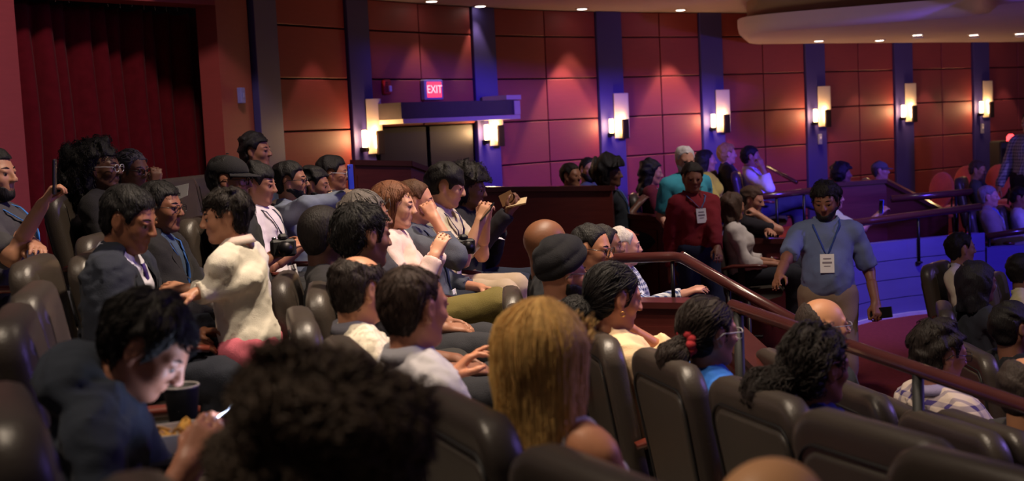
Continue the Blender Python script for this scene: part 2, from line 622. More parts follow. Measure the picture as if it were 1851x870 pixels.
def hair_fields(style, fr, fnhead, seed, hp):
    """returns (field, lo, hi) in the person's frame"""
    e = lambda c, r, k=.03, op='add': ell(fr.pt(*c), r, fr.R, k, op)
    c_ = lambda a, b, r1, r2, k=.03, op='add': cap(fr.pt(*a), fr.pt(*b), r1, r2, k, op)
    th = hp.get('thick', .014)
    hx = hp.get('hx', .058); hz = hp.get('hz', .066)
    side = hp.get('side', .0); sx = hp.get('sx', -.03)
    nape = hp.get('nape', -.085)
    amp = hp.get('amp', .004); fq = hp.get('freq', 90)
    P = [e((-.021, 0, .03), (.098 + th * .85, .077 + th, .089 + th)),
         e((-.046, 0, -.02), (.052 + th * .7, .06 + th * .6, .075))]
    extra = []
    if style == 'puff':        # large natural hair swept to the back
        P += [e((-.10, 0, .03), (.12, .12, .115), .05), e((-.12, 0, -.08), (.115, .12, .13), .05)]
    if style == 'afro':
        P += [e((-.03, 0, .045), (.105 + th, .095 + th, .1 + th), .04)]
    if style in ('long', 'halflong'):
        L = hp.get('len', .3)
        wd = hp.get('wide', .05)
        P += [c_((-.045, .03, .02), (-.075, wd, -L), .07, .045, .05), c_((-.045, -.03, .02), (-.075, -wd, -L), .07, .045, .05),
              c_((-.005, .068, .04), (-.02, .085, -L * .8), .026, .028, .03), c_((-.005, -.068, .04), (-.02, -.085, -L * .8), .026, .028, .03)]
    if style == 'long' and hp.get('front'):
        P += [c_((.0, s_ * .07, .03), (.02, s_ * .088, -.12), .026, .026, .03) for s_ in (1, -1)]
        P += [c_((.02, s_ * .088, -.12), (.10, s_ * .1, -hp['front']), .026, .02, .03) for s_ in (1, -1)]
    if style == 'bun':
        b = hp.get('bun', (-.13, 0, -.05)); br = hp.get('bunr', .055)
        extra += [e(b, (br, br, br * .9), .03), c_(b, (b[0] - .02, b[1], b[2] - .08), br * .8, br * .5, .04)]
    if style == 'pony':
        b = hp.get('bun', (-.115, 0, 0.0)); t = hp.get('tail', (-.17, 0, -.12)); br = hp.get('bunr', .045)
        extra += [c_((-.09, b[1] * .7, b[2]), b, .03, .024, .03), c_(b, ((b[0] + t[0]) / 2 - .03, (b[1] + t[1]) / 2, (b[2] + t[2]) / 2 + .015), .026, br, .02),
                  c_(((b[0] + t[0]) / 2 - .03, (b[1] + t[1]) / 2, (b[2] + t[2]) / 2 + .015), t, br, br * .55, .03)]
    for a in hp.get('add', ()):
        extra.append(e(a[0], a[1], .04))
    P_all = P + extra
    nz = sines(seed, amp, fq)
    fx = field(extra) if extra else None

    def post(Pw, d):
        q = fr.loc(Pw)
        x, y, z = q[:, 0], q[:, 1], q[:, 2]
        xh = hx - .02 * (y / .08) ** 2 - .3 * np.maximum(0, hz - .012 - z)
        A = np.maximum(xh - x, z - hz)                                        # face
        B = np.maximum(sx - x, z - side)                                      # in front of and below the ear
        d = np.maximum(d, -A)
        if style in ('long', 'halflong'):
            B = np.maximum(np.maximum(.02 - x, z - .03), np.abs(y) - (.06 if hp.get('front') else .2))
            d = np.maximum(d, -B)
            d = np.maximum(d, -(hp.get('len', .3) + .01) - z + nz(Pw) * 2)
        elif style == 'afro' or style == 'puff':
            B = np.maximum(np.maximum(hp.get('bx', .01) - x, z - .03), np.abs(y) - .2)
            d = np.maximum(d, -B)
            if style == 'afro':
                d = np.maximum(d, nape - z)
        else:
            d = np.maximum(d, -B)
            d = np.maximum(d, nape - z)
            E = np.sqrt(((x + .008) / .03) ** 2 + ((z + .002) / .042) ** 2) - 1
            E = np.maximum(E * .025, .06 - np.abs(y))
            d = np.maximum(d, -E)                                              # round the ear
        if 'bald' in hp:                                                       # bare crown
            bc = hp['bald']
            d = np.maximum(d, -(np.sqrt(((q - np.asarray(bc[:3], f32)) ** 2).sum(1)) - bc[3]))
        if fx is not None:
            d = np.minimum(d, fx(Pw) + nz(Pw))
        return d
    fn = field(P, noise=nz, post=post)
    lo, hi = bounds(P_all, .03)
    return fn, lo, hi


def chain_hand(fr, side, curl, spread=.0, s=1.0, thumb=0.0):
    """fr: x along the hand, z = back of the hand, y lateral; side +1 = thumb towards +y"""
    P = []
    ys = (.028, .009, -.010, -.027)
    ln = (.068, .076, .071, .056)
    for i in range(4):
        y = ys[i] * side
        P.append(cap(fr.pt(.0, y * .55 * s, 0), fr.pt(.082 * s, y * s, 0), .0155 * s, .0115 * s, .012))
    for i in range(4):
        y = ys[i] * side * s
        p = np.array([.082 * s, y, 0.0]); a = 0.0
        c = curl if not isinstance(curl, (list, tuple)) else curl[i]
        for j, fl in enumerate((.45, .31, .24)):
            a += c * (.8, 1.0, .7)[j]
            dv = np.array([math.cos(a), spread * (1.5 - i) * side, -math.sin(a)])
            q = p + dv * ln[i] * fl * s
            P.append(cap(fr.pt(*p), fr.pt(*q), (.0092 - .0008 * j) * s, (.0084 - .0008 * j) * s, .004))
            p = q
    t = [(.015, .02, -.006), (.045, .043, -.014 - thumb), (.072, .05 - thumb * .6, -.024 - thumb * 1.4), (.093, .048 - thumb, -.032 - thumb * 1.6)]
    for j in range(3):
        a = np.array(t[j]) * s; b = np.array(t[j + 1]) * s
        a[1] *= side; b[1] *= side
        P.append(cap(fr.pt(*a), fr.pt(*b), (.0145, .011, .0098)[j] * s, (.0115, .0098, .0082)[j] * s, .008))
    return P


def to_obj(name, parts, m, parent, sc):
    V, Q, o = [], [], 0
    for v, q in parts:
        if len(v) == 0: continue
        V.append(v); Q.append(q + o); o += len(v)
    if not V:
        return None
    return link(name, fast_mesh(name, np.concatenate(V) * sc, Q), m, parent)


def text_obj(name, cu, m, parent):
    """lettering as a plain mesh"""
    tmp = bpy.data.objects.new(name, cu)
    COL.objects.link(tmp)
    bpy.context.view_layer.update()
    me = bpy.data.meshes.new_from_object(tmp.evaluated_get(bpy.context.evaluated_depsgraph_get()))
    bpy.data.objects.remove(tmp)
    me.materials.clear()
    return link(name, me, m, parent)


PSEED = [0]
PEOPLE = {}


def person(key, label, px, py, d, floor, yaw=None, pose='sit', lean=-9, hy=None, hpit=0, hroll=0,
           rh=None, lh=None, rcurl=.35, lcurl=.35, rup=None, lup=None, rpole=None, lpole=None,
           skin=S(150, 104, 80), hair='short', hcol=S(22, 18, 17), hp={}, top=None, sleeve=1.0, bot=S(40, 40, 48), shorts=False,
           female=False, build=1.0, belly=0.0, legs=None, nstr=0, strk={}, glasses=None, beard=None, lanyard=None, badge=None,
           jacket=None, collar=None, tie=None, cap_col=None, turban=None, face=True, shoe=S(30, 30, 34), sc=None, strap=None,
           group=None, res=1.0, hood=False, text=None, bodyres=.026, zoff=0.0, neckline=.066, tuck=.02):
    PSEED[0] += 1
    seed = PSEED[0]
    hc_w = at(px, py, d)
    if yaw is None:
        yaw = math.degrees(math.atan2(CY - hc_w.y, CX - hc_w.x))
    ya = math.radians(yaw)
    hy = yaw if hy is None else hy
    hyaw = math.radians((hy - yaw + 180) % 360 - 180)
    le = math.radians(lean)
    Hh = .52 if pose == 'sit' else .93
    FT = Fr((0, 0, Hh), rot(0, le, 0))
    nb = FT.pt(-.015, 0, .455)
    nd = rot(hyaw * .3, le * .5 + math.radians(hpit) * .45) @ np.array((.03, 0, .155), f32)
    hc = nb + nd
    if sc is None:
        sc = (hc_w.z - floor) / hc[2]
        sc = min(max(sc, .84), 1.14)
    Rz = np.array(Matrix.Rotation(ya, 3, 'Z'), dtype=f32)
    off = Rz @ (hc * sc)
    root = np.array(hc_w, dtype=f32) - off
    root[2] = hc_w.z - hc[2] * sc
    tolocal = lambda p: (Rz.T @ (np.array(p, f32) - root)) / sc
    HD = Fr(hc, rot(hyaw, math.radians(hpit), math.radians(hroll)))
    hres = min(max(d * .0014, .006), .0098) * res / sc
    cres = min(max(d * .0023, .0096), .021) * res / sc
    P_ = empty('person', tuple(root), ya, label, 'person', group)
    sk, hm = skin_mat(skin), hair_mat(hcol)
    b = build
    fr_ = .94 if female else 1.0
    # ---- skeleton
    sh = {s: FT.pt(-.005, s * .178 * fr_ * (.6 + .4 * b), .395) for s in (1, -1)}
    hipj = {s: np.array((0, s * .09, Hh - .01), f32) for s in (1, -1)}
    if pose == 'sit':
        kn = {s: np.array((.43, s * .125, Hh - .005), f32) for s in (1, -1)}
        an = {s: np.array((.43 + .02 * s, s * .12, .085), f32) for s in (1, -1)}
    else:
        kn = {1: np.array((.07, .10, .5), f32), -1: np.array((.01, -.10, .5), f32)}
        an = {1: np.array((.03, .11, .085), f32), -1: np.array((-.05, -.11, .085), f32)}
    for kk in (legs or {}):
        s = 1 if kk[0] == 'l' else -1
        (kn if kk[1] == 'k' else an)[s] = np.array(legs[kk], f32)
    arms = {}
    for s, tgt, pole in ((1, lh, lpole), (-1, rh, rpole)):
        if tgt is None:
            T = np.array((.26, s * .10, Hh + .10), f32) if pose == 'sit' else np.array((.06, s * .24, Hh - .06), f32)
        elif tgt[0] == 'L':
            T = np.array(tgt[1:], f32)
        else:
            T = tolocal(at(*tgt))
        l1, l2 = .285, .25
        v = T - sh[s]; L = float(np.linalg.norm(v)); u = v / L
        if L > .995 * (l1 + l2):
            L = .995 * (l1 + l2); T = sh[s] + u * L
        a = (l1 * l1 - l2 * l2 + L * L) / (2 * L)
        hgt = math.sqrt(max(l1 * l1 - a * a, 0))
        pl = np.array(pole if pole is not None else ((-.35, s * .45, -1.0) if pose == 'sit' else (-1, s * .2, 0)), f32)
        pl = pl - u * (pl @ u); pl /= np.linalg.norm(pl) + 1e-6
        arms[s] = (sh[s], sh[s] + u * a + pl * hgt, T)
    # ---- flesh
    ua, fa = ((.042, .036), (.036, .0245)) if female else ((.049 * (.5 + .5 * b), .042), (.042, .028))
    torso = lambda: [ell(FT.pt(-.01, 0, .03), (.115 * b, .165 * (.4 + .6 * b), .12), FT.R, .05),
                     ell(FT.pt(0, 0, .16), (.098 * b, .138 * (.3 + .7 * b) * fr_, .15), FT.R, .06),
                     ell(FT.pt(.0, 0, .31), (.112 * b, .158 * fr_ * (.5 + .5 * b), .15), FT.R, .06),
                     cap(FT.pt(-.012, -.145 * fr_, .405), FT.pt(-.012, .145 * fr_, .405), .055, .055, .05),
                     cap(FT.pt(-.02, 0, .455), FT.pt(-.012, .125, .43), .045, .04, .04),
                     cap(FT.pt(-.02, 0, .455), FT.pt(-.012, -.125, .43), .045, .04, .04)] + \
        ([ell(FT.pt(.085, .068, .285), (.055, .06, .06), FT.R, .04), ell(FT.pt(.085, -.068, .285), (.055, .06, .06), FT.R, .04)] if female else []) + \
        ([ell(FT.pt(.06, 0, .13), (.1 + belly * .5, .13 + belly * .4, .13 + belly * .3), FT.R, .07)] if belly else [])

    def armp(s, upto=2.0, inf=0.0, k=.03):
        A, E, T = arms[s]
        out = []
        if upto <= 1:
            out.append(cap(A, A + (E - A) * upto, ua[0] + inf, ua[1] + inf * 1.6, k, flat=True))
        else:
            out.append(cap(A, E, ua[0] + inf, ua[1] + inf, k))
            f = upto - 1
            r2 = fa[0] + (fa[1] - fa[0]) * f
            out.append(cap(E, E + (T - E) * f, fa[0] + inf, r2 + inf * 1.25, k, flat=f < 1 or inf > 0))
        return out

    def legp(s, upto=2.0, inf=0.0):
        A, K, N_ = hipj[s], kn[s], an[s]
        out = []
        if upto <= 1:
            out.append(cap(A, A + (K - A) * upto, .088 * b + inf, .066 + inf * 1.6, .05, flat=True))
        else:
            out.append(cap(A, K, .086 * b + inf, .06 + inf, .05))
            out.append(cap(K, K + (N_ - K) * (upto - 1), .057 + inf, .038 + inf * 1.6, .04, flat=inf > 0))
        return out
    body = torso() + armp(1) + armp(-1) + legp(1) + legp(-1)
    parts = [mesh_field(field(body, inflate=-.004), *bounds(body, .04), bodyres)]
    hpr = head_prims(HD, female, jaw=.94 if female else 1.0, neck_to=FT.pt(-.02, 0, .40), neck_r=.047 if female else .056)
    fhead = field(hpr)
    parts.append(mesh_field(fhead, *bounds(hpr, .02), hres))
    hands = {}
    for s, curl, upv in ((1, lcurl, lup), (-1, rcurl, rup)):
        A, E, T = arms[s]
        x = (T - E) / np.linalg.norm(T - E)
        u = np.array(upv if upv is not None else (.2, s * .35, 1.0), f32)
        u = u - x * (u @ x); u /= np.linalg.norm(u) + 1e-6
        y = np.cross(u, x)
        hf = Fr(T, np.stack([x, y, u], -1))
        hp_ = chain_hand(hf, -s, curl, .06, .95 if female else 1.02, thumb=.012) + [cap(E + (T - E) * .4, T, fa[0] * .85, fa[1], .015)]
        parts.append(mesh_field(field(hp_), *bounds(hp_, .01), min(max(d * .0014, .0066), .012) / sc))
        hands[s] = (root + Rz @ (hf.pt(.075, 0, -.02) * sc), Rz @ hf.R)
    to_obj('body', parts, sk, P_, sc)
    # ---- clothing
    shirtfn = None
    if top is not None:
        tm = top if not isinstance(top, tuple) else cloth(top)
        inner = torso() + armp(1, sleeve, .008, .03) + armp(-1, sleeve, .008, .03)
        if hood:
            inner += [ell(FT.pt(-.10, 0, .475), (.085, .14, .075), FT.R, .05), cap(FT.pt(-.03, .1, .47), FT.pt(.06, .05, .40), .03, .025, .03),
                      cap(FT.pt(-.03, -.1, .47), FT.pt(.06, -.05, .40), .03, .025, .03)]
        inner += [cap(FT.pt(-.02, 0, .46), HD.pt(-.02, 0, -.04), neckline, neckline, .012, 'sub')]
        fz_ = sines(seed * 7 + 1, 1.0, 30)
        fz = lambda Pq: .010 * (np.abs(fz_(Pq)) ** .8 - .6)
        fz2 = sines(seed * 7 + 2, .0025, 95, squash=(1, 1, 1.3))
        hem = -.07 if pose == 'sit' else -.13

        def tpost(Pw, dd):
            q = FT.loc(Pw)
            return np.where(np.abs(q[:, 1]) < .2, np.maximum(dd, hem - q[:, 2]), dd)
        shirtfn = field(inner, inflate=.012, noise=lambda Pq: fz(Pq) + fz2(Pq), post=tpost)
        lo, hi = bounds(inner, .03)
        if jacket is not None:
            jm = jacket if not isinstance(jacket, tuple) else cloth(jacket)
            jin = torso() + armp(1, 1.94, .02, .035) + armp(-1, 1.94, .02, .035)
            jin += [cap(FT.pt(-.02, 0, .46), HD.pt(-.02, 0, -.04), .07, .07, .012, 'sub')]

            def jpost(Pw, dd):
                q = FT.loc(Pw)
                w = np.maximum(.02 + (q[:, 2] - .12) * .22, .02)
                cut = np.maximum(np.maximum(np.abs(q[:, 1]) - w, .03 - q[:, 0]), .02 - q[:, 2])
                return np.where(np.abs(q[:, 1]) < .2, np.maximum(np.maximum(dd, -cut), -.12 - q[:, 2]), dd)
            jfn = field(jin, inflate=.026, noise=lambda Pq: fz(Pq) * 1.2 + fz2(Pq), post=jpost)
            to_obj('jacket', [mesh_field(jfn, *bounds(jin, .05), cres)], jm, P_, sc)
            lap = MB()
            for s in (1, -1):
                V = []
                for (z, y0, y1) in ((.45, .055, .085), (.38, .075, .125), (.3, .062, .135), (.2, .04, .06), (.13, .024, .03)):
                    for y in (y0, y1):
                        x = .26
                        for _ in range(40):
                            pp = FT.pt(x, s * y, z)[None].astype(f32)
                            dd = min(float(jfn(pp)[0]), float(shirtfn(pp)[0]))
                            if dd < .006: break
                            x -= min(max(dd * .7, .002), .02)
                        V.append(FT.pt(x, s * y, z) * sc)
                lap.add(V, [(2 * i, 2 * i + 1, 2 * i + 3, 2 * i + 2) for i in range(4)], True)
            lo_ = lap.build('lapel', jm, P_)
        to_obj('shirt', [mesh_field(shirtfn, lo, hi, cres)], tm, P_, sc)
    if strap is not None:
        sp = torso()
        sfn = field(sp, inflate=.004, post=lambda Pw, dd: np.maximum(dd, np.minimum(FT.loc(Pw)[:, 2] - .27, np.abs(np.abs(FT.loc(Pw)[:, 1]) - .1) - .016)))
        to_obj('camisole', [mesh_field(sfn, *bounds(sp, .03), .009)], cloth(strap), P_, sc)
    if bot is not None:
        bm = bot if not isinstance(bot, tuple) else cloth(bot)
        up = .9 if shorts else 1.93
        bi = [ell(FT.pt(-.01, 0, .0), (.122 * b, .17 * (.4 + .6 * b), .11), FT.R, .05)] + legp(1, up, .013) + legp(-1, up, .013)
        bz_ = sines(seed * 7 + 3, 1.0, 28)
        bz = lambda Pq: .009 * (np.abs(bz_(Pq)) ** .8 - .6)
        bz2 = sines(seed * 7 + 5, .0028, 90)
        bpost = lambda Pw, dd: np.maximum(dd, FT.loc(Pw)[:, 2] - (.10 - tuck))
        bf = field(bi, inflate=.006, noise=lambda Pq: bz(Pq) + bz2(Pq), post=bpost if pose == 'stand' else None)
        to_obj('shorts' if shorts else 'trousers', [mesh_field(bf, *bounds(bi, .03), cres * 1.6)], bm, P_, sc)
    sm = mat('shoe', shoe, rough=.6, var=.08)
    for s in (1, -1):
        tv = an[s] - kn[s]
        fx = np.array((1, .12 * s, 0), f32)
        if legs and ('la' if s == 1 else 'ra') in legs:
            tn = tv / np.linalg.norm(tv)
            fx = np.array((1, 0, .35), f32); fx = fx - tn * (fx @ tn) * .8
        fx /= np.linalg.norm(fx)
        fy = np.cross(np.array((0, 0, 1), f32), fx); fy /= np.linalg.norm(fy)
        ff = Fr(an[s] + np.array((0, 0, -.045), f32), np.stack([fx, fy, np.cross(fx, fy)], -1))
        spz = [cap(ff.pt(-.03, 0, .008), ff.pt(.075, 0, 0), .04, .042, .02), cap(ff.pt(.075, 0, 0), ff.pt(.155, 0, -.01), .042, .034, .02),
               cap(ff.pt(-.01, 0, .02), ff.pt(0, 0, .06), .043, .042, .02)]
        fpost = lambda Pw, dd, ff=ff: np.maximum(dd, -.036 - ff.loc(Pw)[:, 2])
        so = to_obj('shoe', [mesh_field(field(spz, post=fpost), *bounds(spz, .02), min(max(d * .0024, .011), .02))], sm, P_, sc)
        if d < 8:
            MBs = MB()
            ring = [(-.072, 0), (-.06, .032), (0, .04), (.08, .046), (.15, .036), (.185, 0)]
            ring = ring + [(x, -y) for x, y in reversed(ring[1:-1])]
            V = [ff.pt(x, y, z) * sc for z in (-.042, -.024) for x, y in ring]
            n = len(ring)
            MBs.add(V, [tuple(range(n)), tuple(range(n, 2 * n))] + [(i, (i + 1) % n, n + (i + 1) % n, n + i) for i in range(n)])
            MBs.build('sole', M_WHITE, so)
    # ---- hair
    if hair and hair not in ('bald', 'none'):
        fn, lo, hi = hair_fields(hair, HD, fhead, seed * 5, hp)
        V, Q = mesh_field(fn, lo, hi, hres * 1.1)
        pieces = [(V, Q)]
        if nstr and len(V):
            Nn = vnormals(V, Q)
            crown = HD.pt(*strk.get('crown', (-.05, 0, .11)))
            down = strk.get('down', 0.0)
            back = strk.get('back')

            def comb(Pq):
                t = Pq - crown
                t /= np.linalg.norm(t, axis=1)[:, None] + 1e-6
                t = t * (1 - down) + np.array((0, 0, -1), f32) * down
                if back is not None:
                    t = HD.pt(*back) - Pq
                    t = t / (np.linalg.norm(t, axis=1)[:, None] + 1e-6)
                return t.astype(f32)
            pieces.append(strands(fn, V, Nn, int(nstr * .62), comb, strk.get('len', (.03, .06)), max(4, strk.get('seg', 5) - 1), strk.get('rad', .0016) * 1.15, seed,
                                  strk.get('off', (0, .005)), strk.get('curl', 0), strk.get('curlf', 0), lift=strk.get('lift', 0), jitter=strk.get('jitter', .18)))
        to_obj('hair', pieces, hm, P_, sc)
        if hp.get('tie'):
            tb = hp['bun']
            tm_ = MB()
            cc = HD.pt(tb[0] + .012, tb[1], tb[2])
            for k in range(12):
                a = k * math.pi / 6
                q = HD.pt(tb[0] + .004 + .008 * (k % 2), tb[1] + .038 * math.cos(a), tb[2] + .038 * math.sin(a)) * sc
                tm_.lathe([(.003, -.017), (.014, -.011), (.019, 0), (.014, .011), (.003, .017)], 8, q)
            tm_.build('hair_tie', cloth(hp['tie']), P_)
    if beard:
        bp = head_prims(HD, False)[:5]

        def bpost_(Pw, dd):
            q = HD.loc(Pw)
            x, y, z = q[:, 0], q[:, 1], q[:, 2]
            lip = np.sqrt(((x - .09) / .05) ** 2 + (y / .025) ** 2 + ((z + .06) / .012) ** 2) - 1
            dd = np.maximum(dd, -lip * .012)
            dd = np.maximum(dd, z + .038 + np.maximum(x - .03, 0) * .4 + .02 * np.maximum(0, .02 - x) * -10)
            return np.maximum(dd, -.02 - x)
        bfn = field(bp, inflate=beard * .6 + .0008, noise=sines(seed, .0015, 160), post=bpost_)
        to_obj('beard', [mesh_field(bfn, *bounds(bp, .03), hres)], hm, P_, sc)
    if face:
        em = [mat('eye_white', S(176, 164, 158), rough=.25, var=0), mat('iris', S(26, 17, 13), rough=.15, var=0)]
        for s in (1, -1):
            V, Fq, fm, o = [], [], [], 0
            c = np.array((.0755, s * .031, .0015))
            n, r = 10, .0118
            for i in range(n + 1):
                ph = math.pi * i / n
                for j in range(n):
                    th = 2 * math.pi * j / n
                    V.append(HD.pt(*(c + r * np.array((math.cos(ph), math.sin(ph) * math.cos(th), math.sin(ph) * math.sin(th))))) * sc)
            for i in range(n):
                for j in range(n):
                    Fq.append((o + i * n + j, o + i * n + (j + 1) % n, o + (i + 1) * n + (j + 1) % n, o + (i + 1) * n + j))
                    fm.append(1 if i < 3 else 0)
            link('eye', fast_mesh('eye', np.array(V), [np.array(Fq)], True, fm), em, P_)
        if d < 10:
            for s in (1, -1):
                eb = MB()
                eb.tube([HD.pt(.089, s * .014, .024) * sc, HD.pt(.088, s * .03, .030) * sc, HD.pt(.074, s * .05, .026) * sc], [.0026 * sc, .003 * sc, .0014 * sc], 6)
                eb.build('eyebrow', hm if hair != 'none' else hair_mat(S(30, 22, 18)), P_)
    if glasses is not None:
        gl = MB()
        for s in (1, -1):
            pts = []
            for k in range(17):
                a = 2 * math.pi * k / 16
                ca, sa = math.cos(a), math.sin(a)
                pts.append(HD.pt(.1 - .12 * abs(.033 + .025 * ca) ** 1.6, s * (.033 + .025 * math.copysign(abs(ca) ** .7, ca)), -.001 + .019 * math.copysign(abs(sa) ** .7, sa)) * sc)
            gl.tube(pts, .0018 * sc * (1 if d < 6 else 1.3), 6, caps=False)
            gl.tube([HD.pt(.094, s * .058, .006) * sc, HD.pt(.05, s * .078, .008) * sc, HD.pt(-.005, s * .088, .008) * sc, HD.pt(-.03, s * .086, -.012) * sc], .0018 * sc, 6)
        gl.tube([HD.pt(.1, .01, .004) * sc, HD.pt(.105, 0, .008) * sc, HD.pt(.1, -.01, .004) * sc], .0016 * sc, 6)
        gl.build('glasses', mat('frame_' + str(seed), glasses, rough=.3, var=0), P_)
    if collar is not None:
        cm = cloth(collar)
        cb = MB()
        n = 20
        V = []
        for i in range(n + 1):
            a = math.radians(25 + 310 * i / n)
            cx_, cy_ = math.cos(a), math.sin(a)
            cr = neckline - .002
            front = max(0, cx_)
            V.append(FT.pt(-.012 + cr * cx_, cr * cy_, .487 - .035 * front) * sc)
            V.append(FT.pt(-.012 + (cr + .008) * cx_, (cr + .008) * cy_, .515 - .045 * front) * sc)
            V.append(FT.pt(-.008 + (cr + .03) * cx_, (cr + .034) * cy_, .478 - .075 * front) * sc)
        fs = []
        for i in range(n):
            for k in (0, 1):
                fs.append((3 * i + k, 3 * i + k + 1, 3 * i + 4 + k, 3 * i + 3 + k))
        cb.add(V, fs, True)
        co = cb.build('collar', cm, P_)
        sol = co.modifiers.new('solid', 'SOLIDIFY'); sol.thickness = .004

    def on_chest(y, z, lift=.006):
        x = .3
        fns = [f for f in (shirtfn,) if f is not None] or [field(torso())]
        for _ in range(60):
            dd = min(float(f(FT.pt(x, y, z)[None].astype(f32))[0]) for f in fns)
            if dd < lift: break
            x -= min(max(dd * .7, .0015), .02)
        return FT.pt(x, y, z)
    if tie is not None:
        tb = MB()
        V = []
        for (z, w) in ((.445, .016), (.415, .02), (.41, .013), (.3, .026), (.18, .036), (.10, .04), (.06, .003)):
            for s in (-1, 1):
                V.append(on_chest(s * w, z, .007) * sc)
        tb.add(V, [(2 * i, 2 * i + 1, 2 * i + 3, 2 * i + 2) for i in range(6)], True)
        t_o = tb.build('necktie', cloth(tie), P_)
        sol = t_o.modifiers.new('solid', 'SOLIDIFY'); sol.thickness = .006
    if lanyard is not None:
        bz = -.02 if badge is None else badge
        lb = MB()
        for s in (1, -1):
            pts = [FT.pt(-.07, s * .03, .5)]
            pts.append(FT.pt(-.02, s * .078, .497))
            for k in range(8):
                u = k / 7
                pts.append(on_chest(s * (.078 * (1 - u) + .006), .445 + (bz + .06 - .445) * u, .013))
            lb.tube([p * sc for p in pts], .007 * sc, 6, flat=(1.0, .35))
        lb.build('lanyard', cloth(lanyard), P_)
        bc = on_chest(0, bz, .024)
        bx, by_, bzz = .052, .066, .0025
        bb = MB()
        Rb = Matrix([list(r) for r in FT.R])
        bb.box(tuple(bc * sc), (.005, .088 * sc, .12 * sc), Rb)
        bo = bb.build('badge', M_WHITE, P_)
        pr = MB()
        for (dz, w, hgt) in ((.03, .05, .008), (.005, .06, .012), (-.018, .04, .006)):
            pr.box(tuple((bc + FT.R @ np.array((.0035, 0, dz))) * sc), (.001, w * sc, hgt * sc), Rb)
        pr.build('badge_print', mat('print', S(130, 120, 130), var=0), bo)
    if cap_col is not None:
        cm = cloth(cap_col)
        cp = [ell(HD.pt(-.014, 0, .045), (.108, .088, .08), HD.R)]
        cfn = field(cp, post=lambda Pw, dd: np.maximum(dd, .035 - HD.loc(Pw)[:, 2]))
        co = to_obj('cap_crown', [mesh_field(cfn, *bounds(cp, .02), hres)], cm, P_, sc)
        br = MB()
        V = []
        for k in range(13):
            a = math.radians(-72 + 12 * k)
            for (r, dz) in ((.1, .04), (.17 * (.62 + .38 * math.cos(a)), .026)):
                for tz in (0, -.006):
                    V.append(HD.pt(-.012 + r * math.cos(a), .84 * (.1 if r == .1 else .115) * math.sin(a), dz + tz) * sc)
        fs = []
        for k in range(12):
            o = 4 * k
            fs += [(o, o + 2, o + 6, o + 4), (o + 1, o + 5, o + 7, o + 3), (o + 2, o + 3, o + 7, o + 6), (o, o + 4, o + 5, o + 1)]
        br.add(V, fs, True)
        br.build('cap_brim', cm, P_)
        bt = MB(); bt.lathe([(.009 * sc, 0), (.007 * sc, .005 * sc), (.001, .007 * sc)], 8, HD.pt(-.014, 0, .131) * sc)
        bt.build('cap_button', cm, P_)
    if turban is not None:
        tp = [ell(HD.pt(-.024, 0, .056), (.112, .095, .108), HD.R, .03), ell(HD.pt(.02, 0, .1), (.07, .06, .055), HD.R, .05)]

        def tpost_(Pw, dd):
            q = HD.loc(Pw)
            fold = np.abs(np.sin(46 * (q[:, 2] * .85 - q[:, 0] * .55 * np.where(q[:, 1] < 0, 1, -.6)))) ** .6
            dd = dd - .009 * (fold - .5)
            c = .004 + .48 * q[:, 0] - q[:, 2]
            h = np.maximum(.03 - np.abs(dd - c), 0) / .03
            return np.maximum(dd, c) + h * h * .03 * .25
        tfn = field(tp, noise=sines(seed, .001, 60), post=tpost_)
        to_obj('turban', [mesh_field(tfn, *bounds(tp, .02), hres)], cloth(turban), P_, sc)
    if text:
        cu = bpy.data.curves.new('shirt_print', 'FONT')
        cu.body = text; cu.size = .07; cu.align_x = 'CENTER'; cu.extrude = .001
        to_ = text_obj('shirt_print', cu, mat('print_dark', S(50, 60, 70), var=0), P_)
        c = on_chest(0, .30, .01) * sc
        to_.location = tuple(c); to_.rotation_euler = (math.radians(90) - le, 0, math.radians(90))
    PEOPLE[key] = dict(obj=P_, root=root, yaw=ya, hands=hands, sc=sc, label=label, head=(root + Rz @ (hc * sc)), FT=FT, HD=HD, Rz=Rz)
    return PEOPLE[key]


def smart_phone(name, label, loc, R, col=S(24, 24, 28), lit=False, size=(.072, .148, .009), cat='phone'):
    """R columns: x width, y height, z out of the screen"""
    o = empty(name, tuple(loc), 0, label, cat)
    R = Matrix([list(r) for r in np.asarray(R)])
    o.matrix_world = Matrix.Translation(Vector([float(v) for v in loc])) @ R.to_4x4()
    MB().box((0, 0, 0), size, bevel=.004).build('case', mat('phone_case', col, rough=.35, var=0), o)
    MB().box((0, 0, size[2] / 2 + .0006), (size[0] - .006, size[1] - .008, .001)).build('screen', M_SCREEN if lit else mat('dark_glass', S(12, 12, 16), rough=.1, var=0), o)
    MB().lathe([(.006, -.001), (.006, .0015)], 10, (size[0] / 2 - .016, size[1] / 2 - .018, -size[2] / 2 - .001)).build('lens', M_BLACKPL, o)
    return o


def look_R(fwd, up=(0, 0, 1)):
    """frame whose z looks along fwd and y goes up"""
    z = np.asarray(fwd, float); z /= np.linalg.norm(z)
    u = np.asarray(up, float); y = u - z * (u @ z); y /= np.linalg.norm(y)
    return np.stack([np.cross(y, z), y, z], -1)
# ------------------------------------------------------------------ the hall
def structure(o, label=None):
    o['kind'] = 'structure'
    if label: o['label'] = label
    return o


WPX = [440, 500, 665, 877, 1000, 1109, 1293, 1478, 1635, 1775, 1851, 1960]
WY = [12.5, 13.2, 14.5, 16.2, 17.1, 17.75, 18.75, 19.75, 20.8, 21.9, 22.6, 23.6]


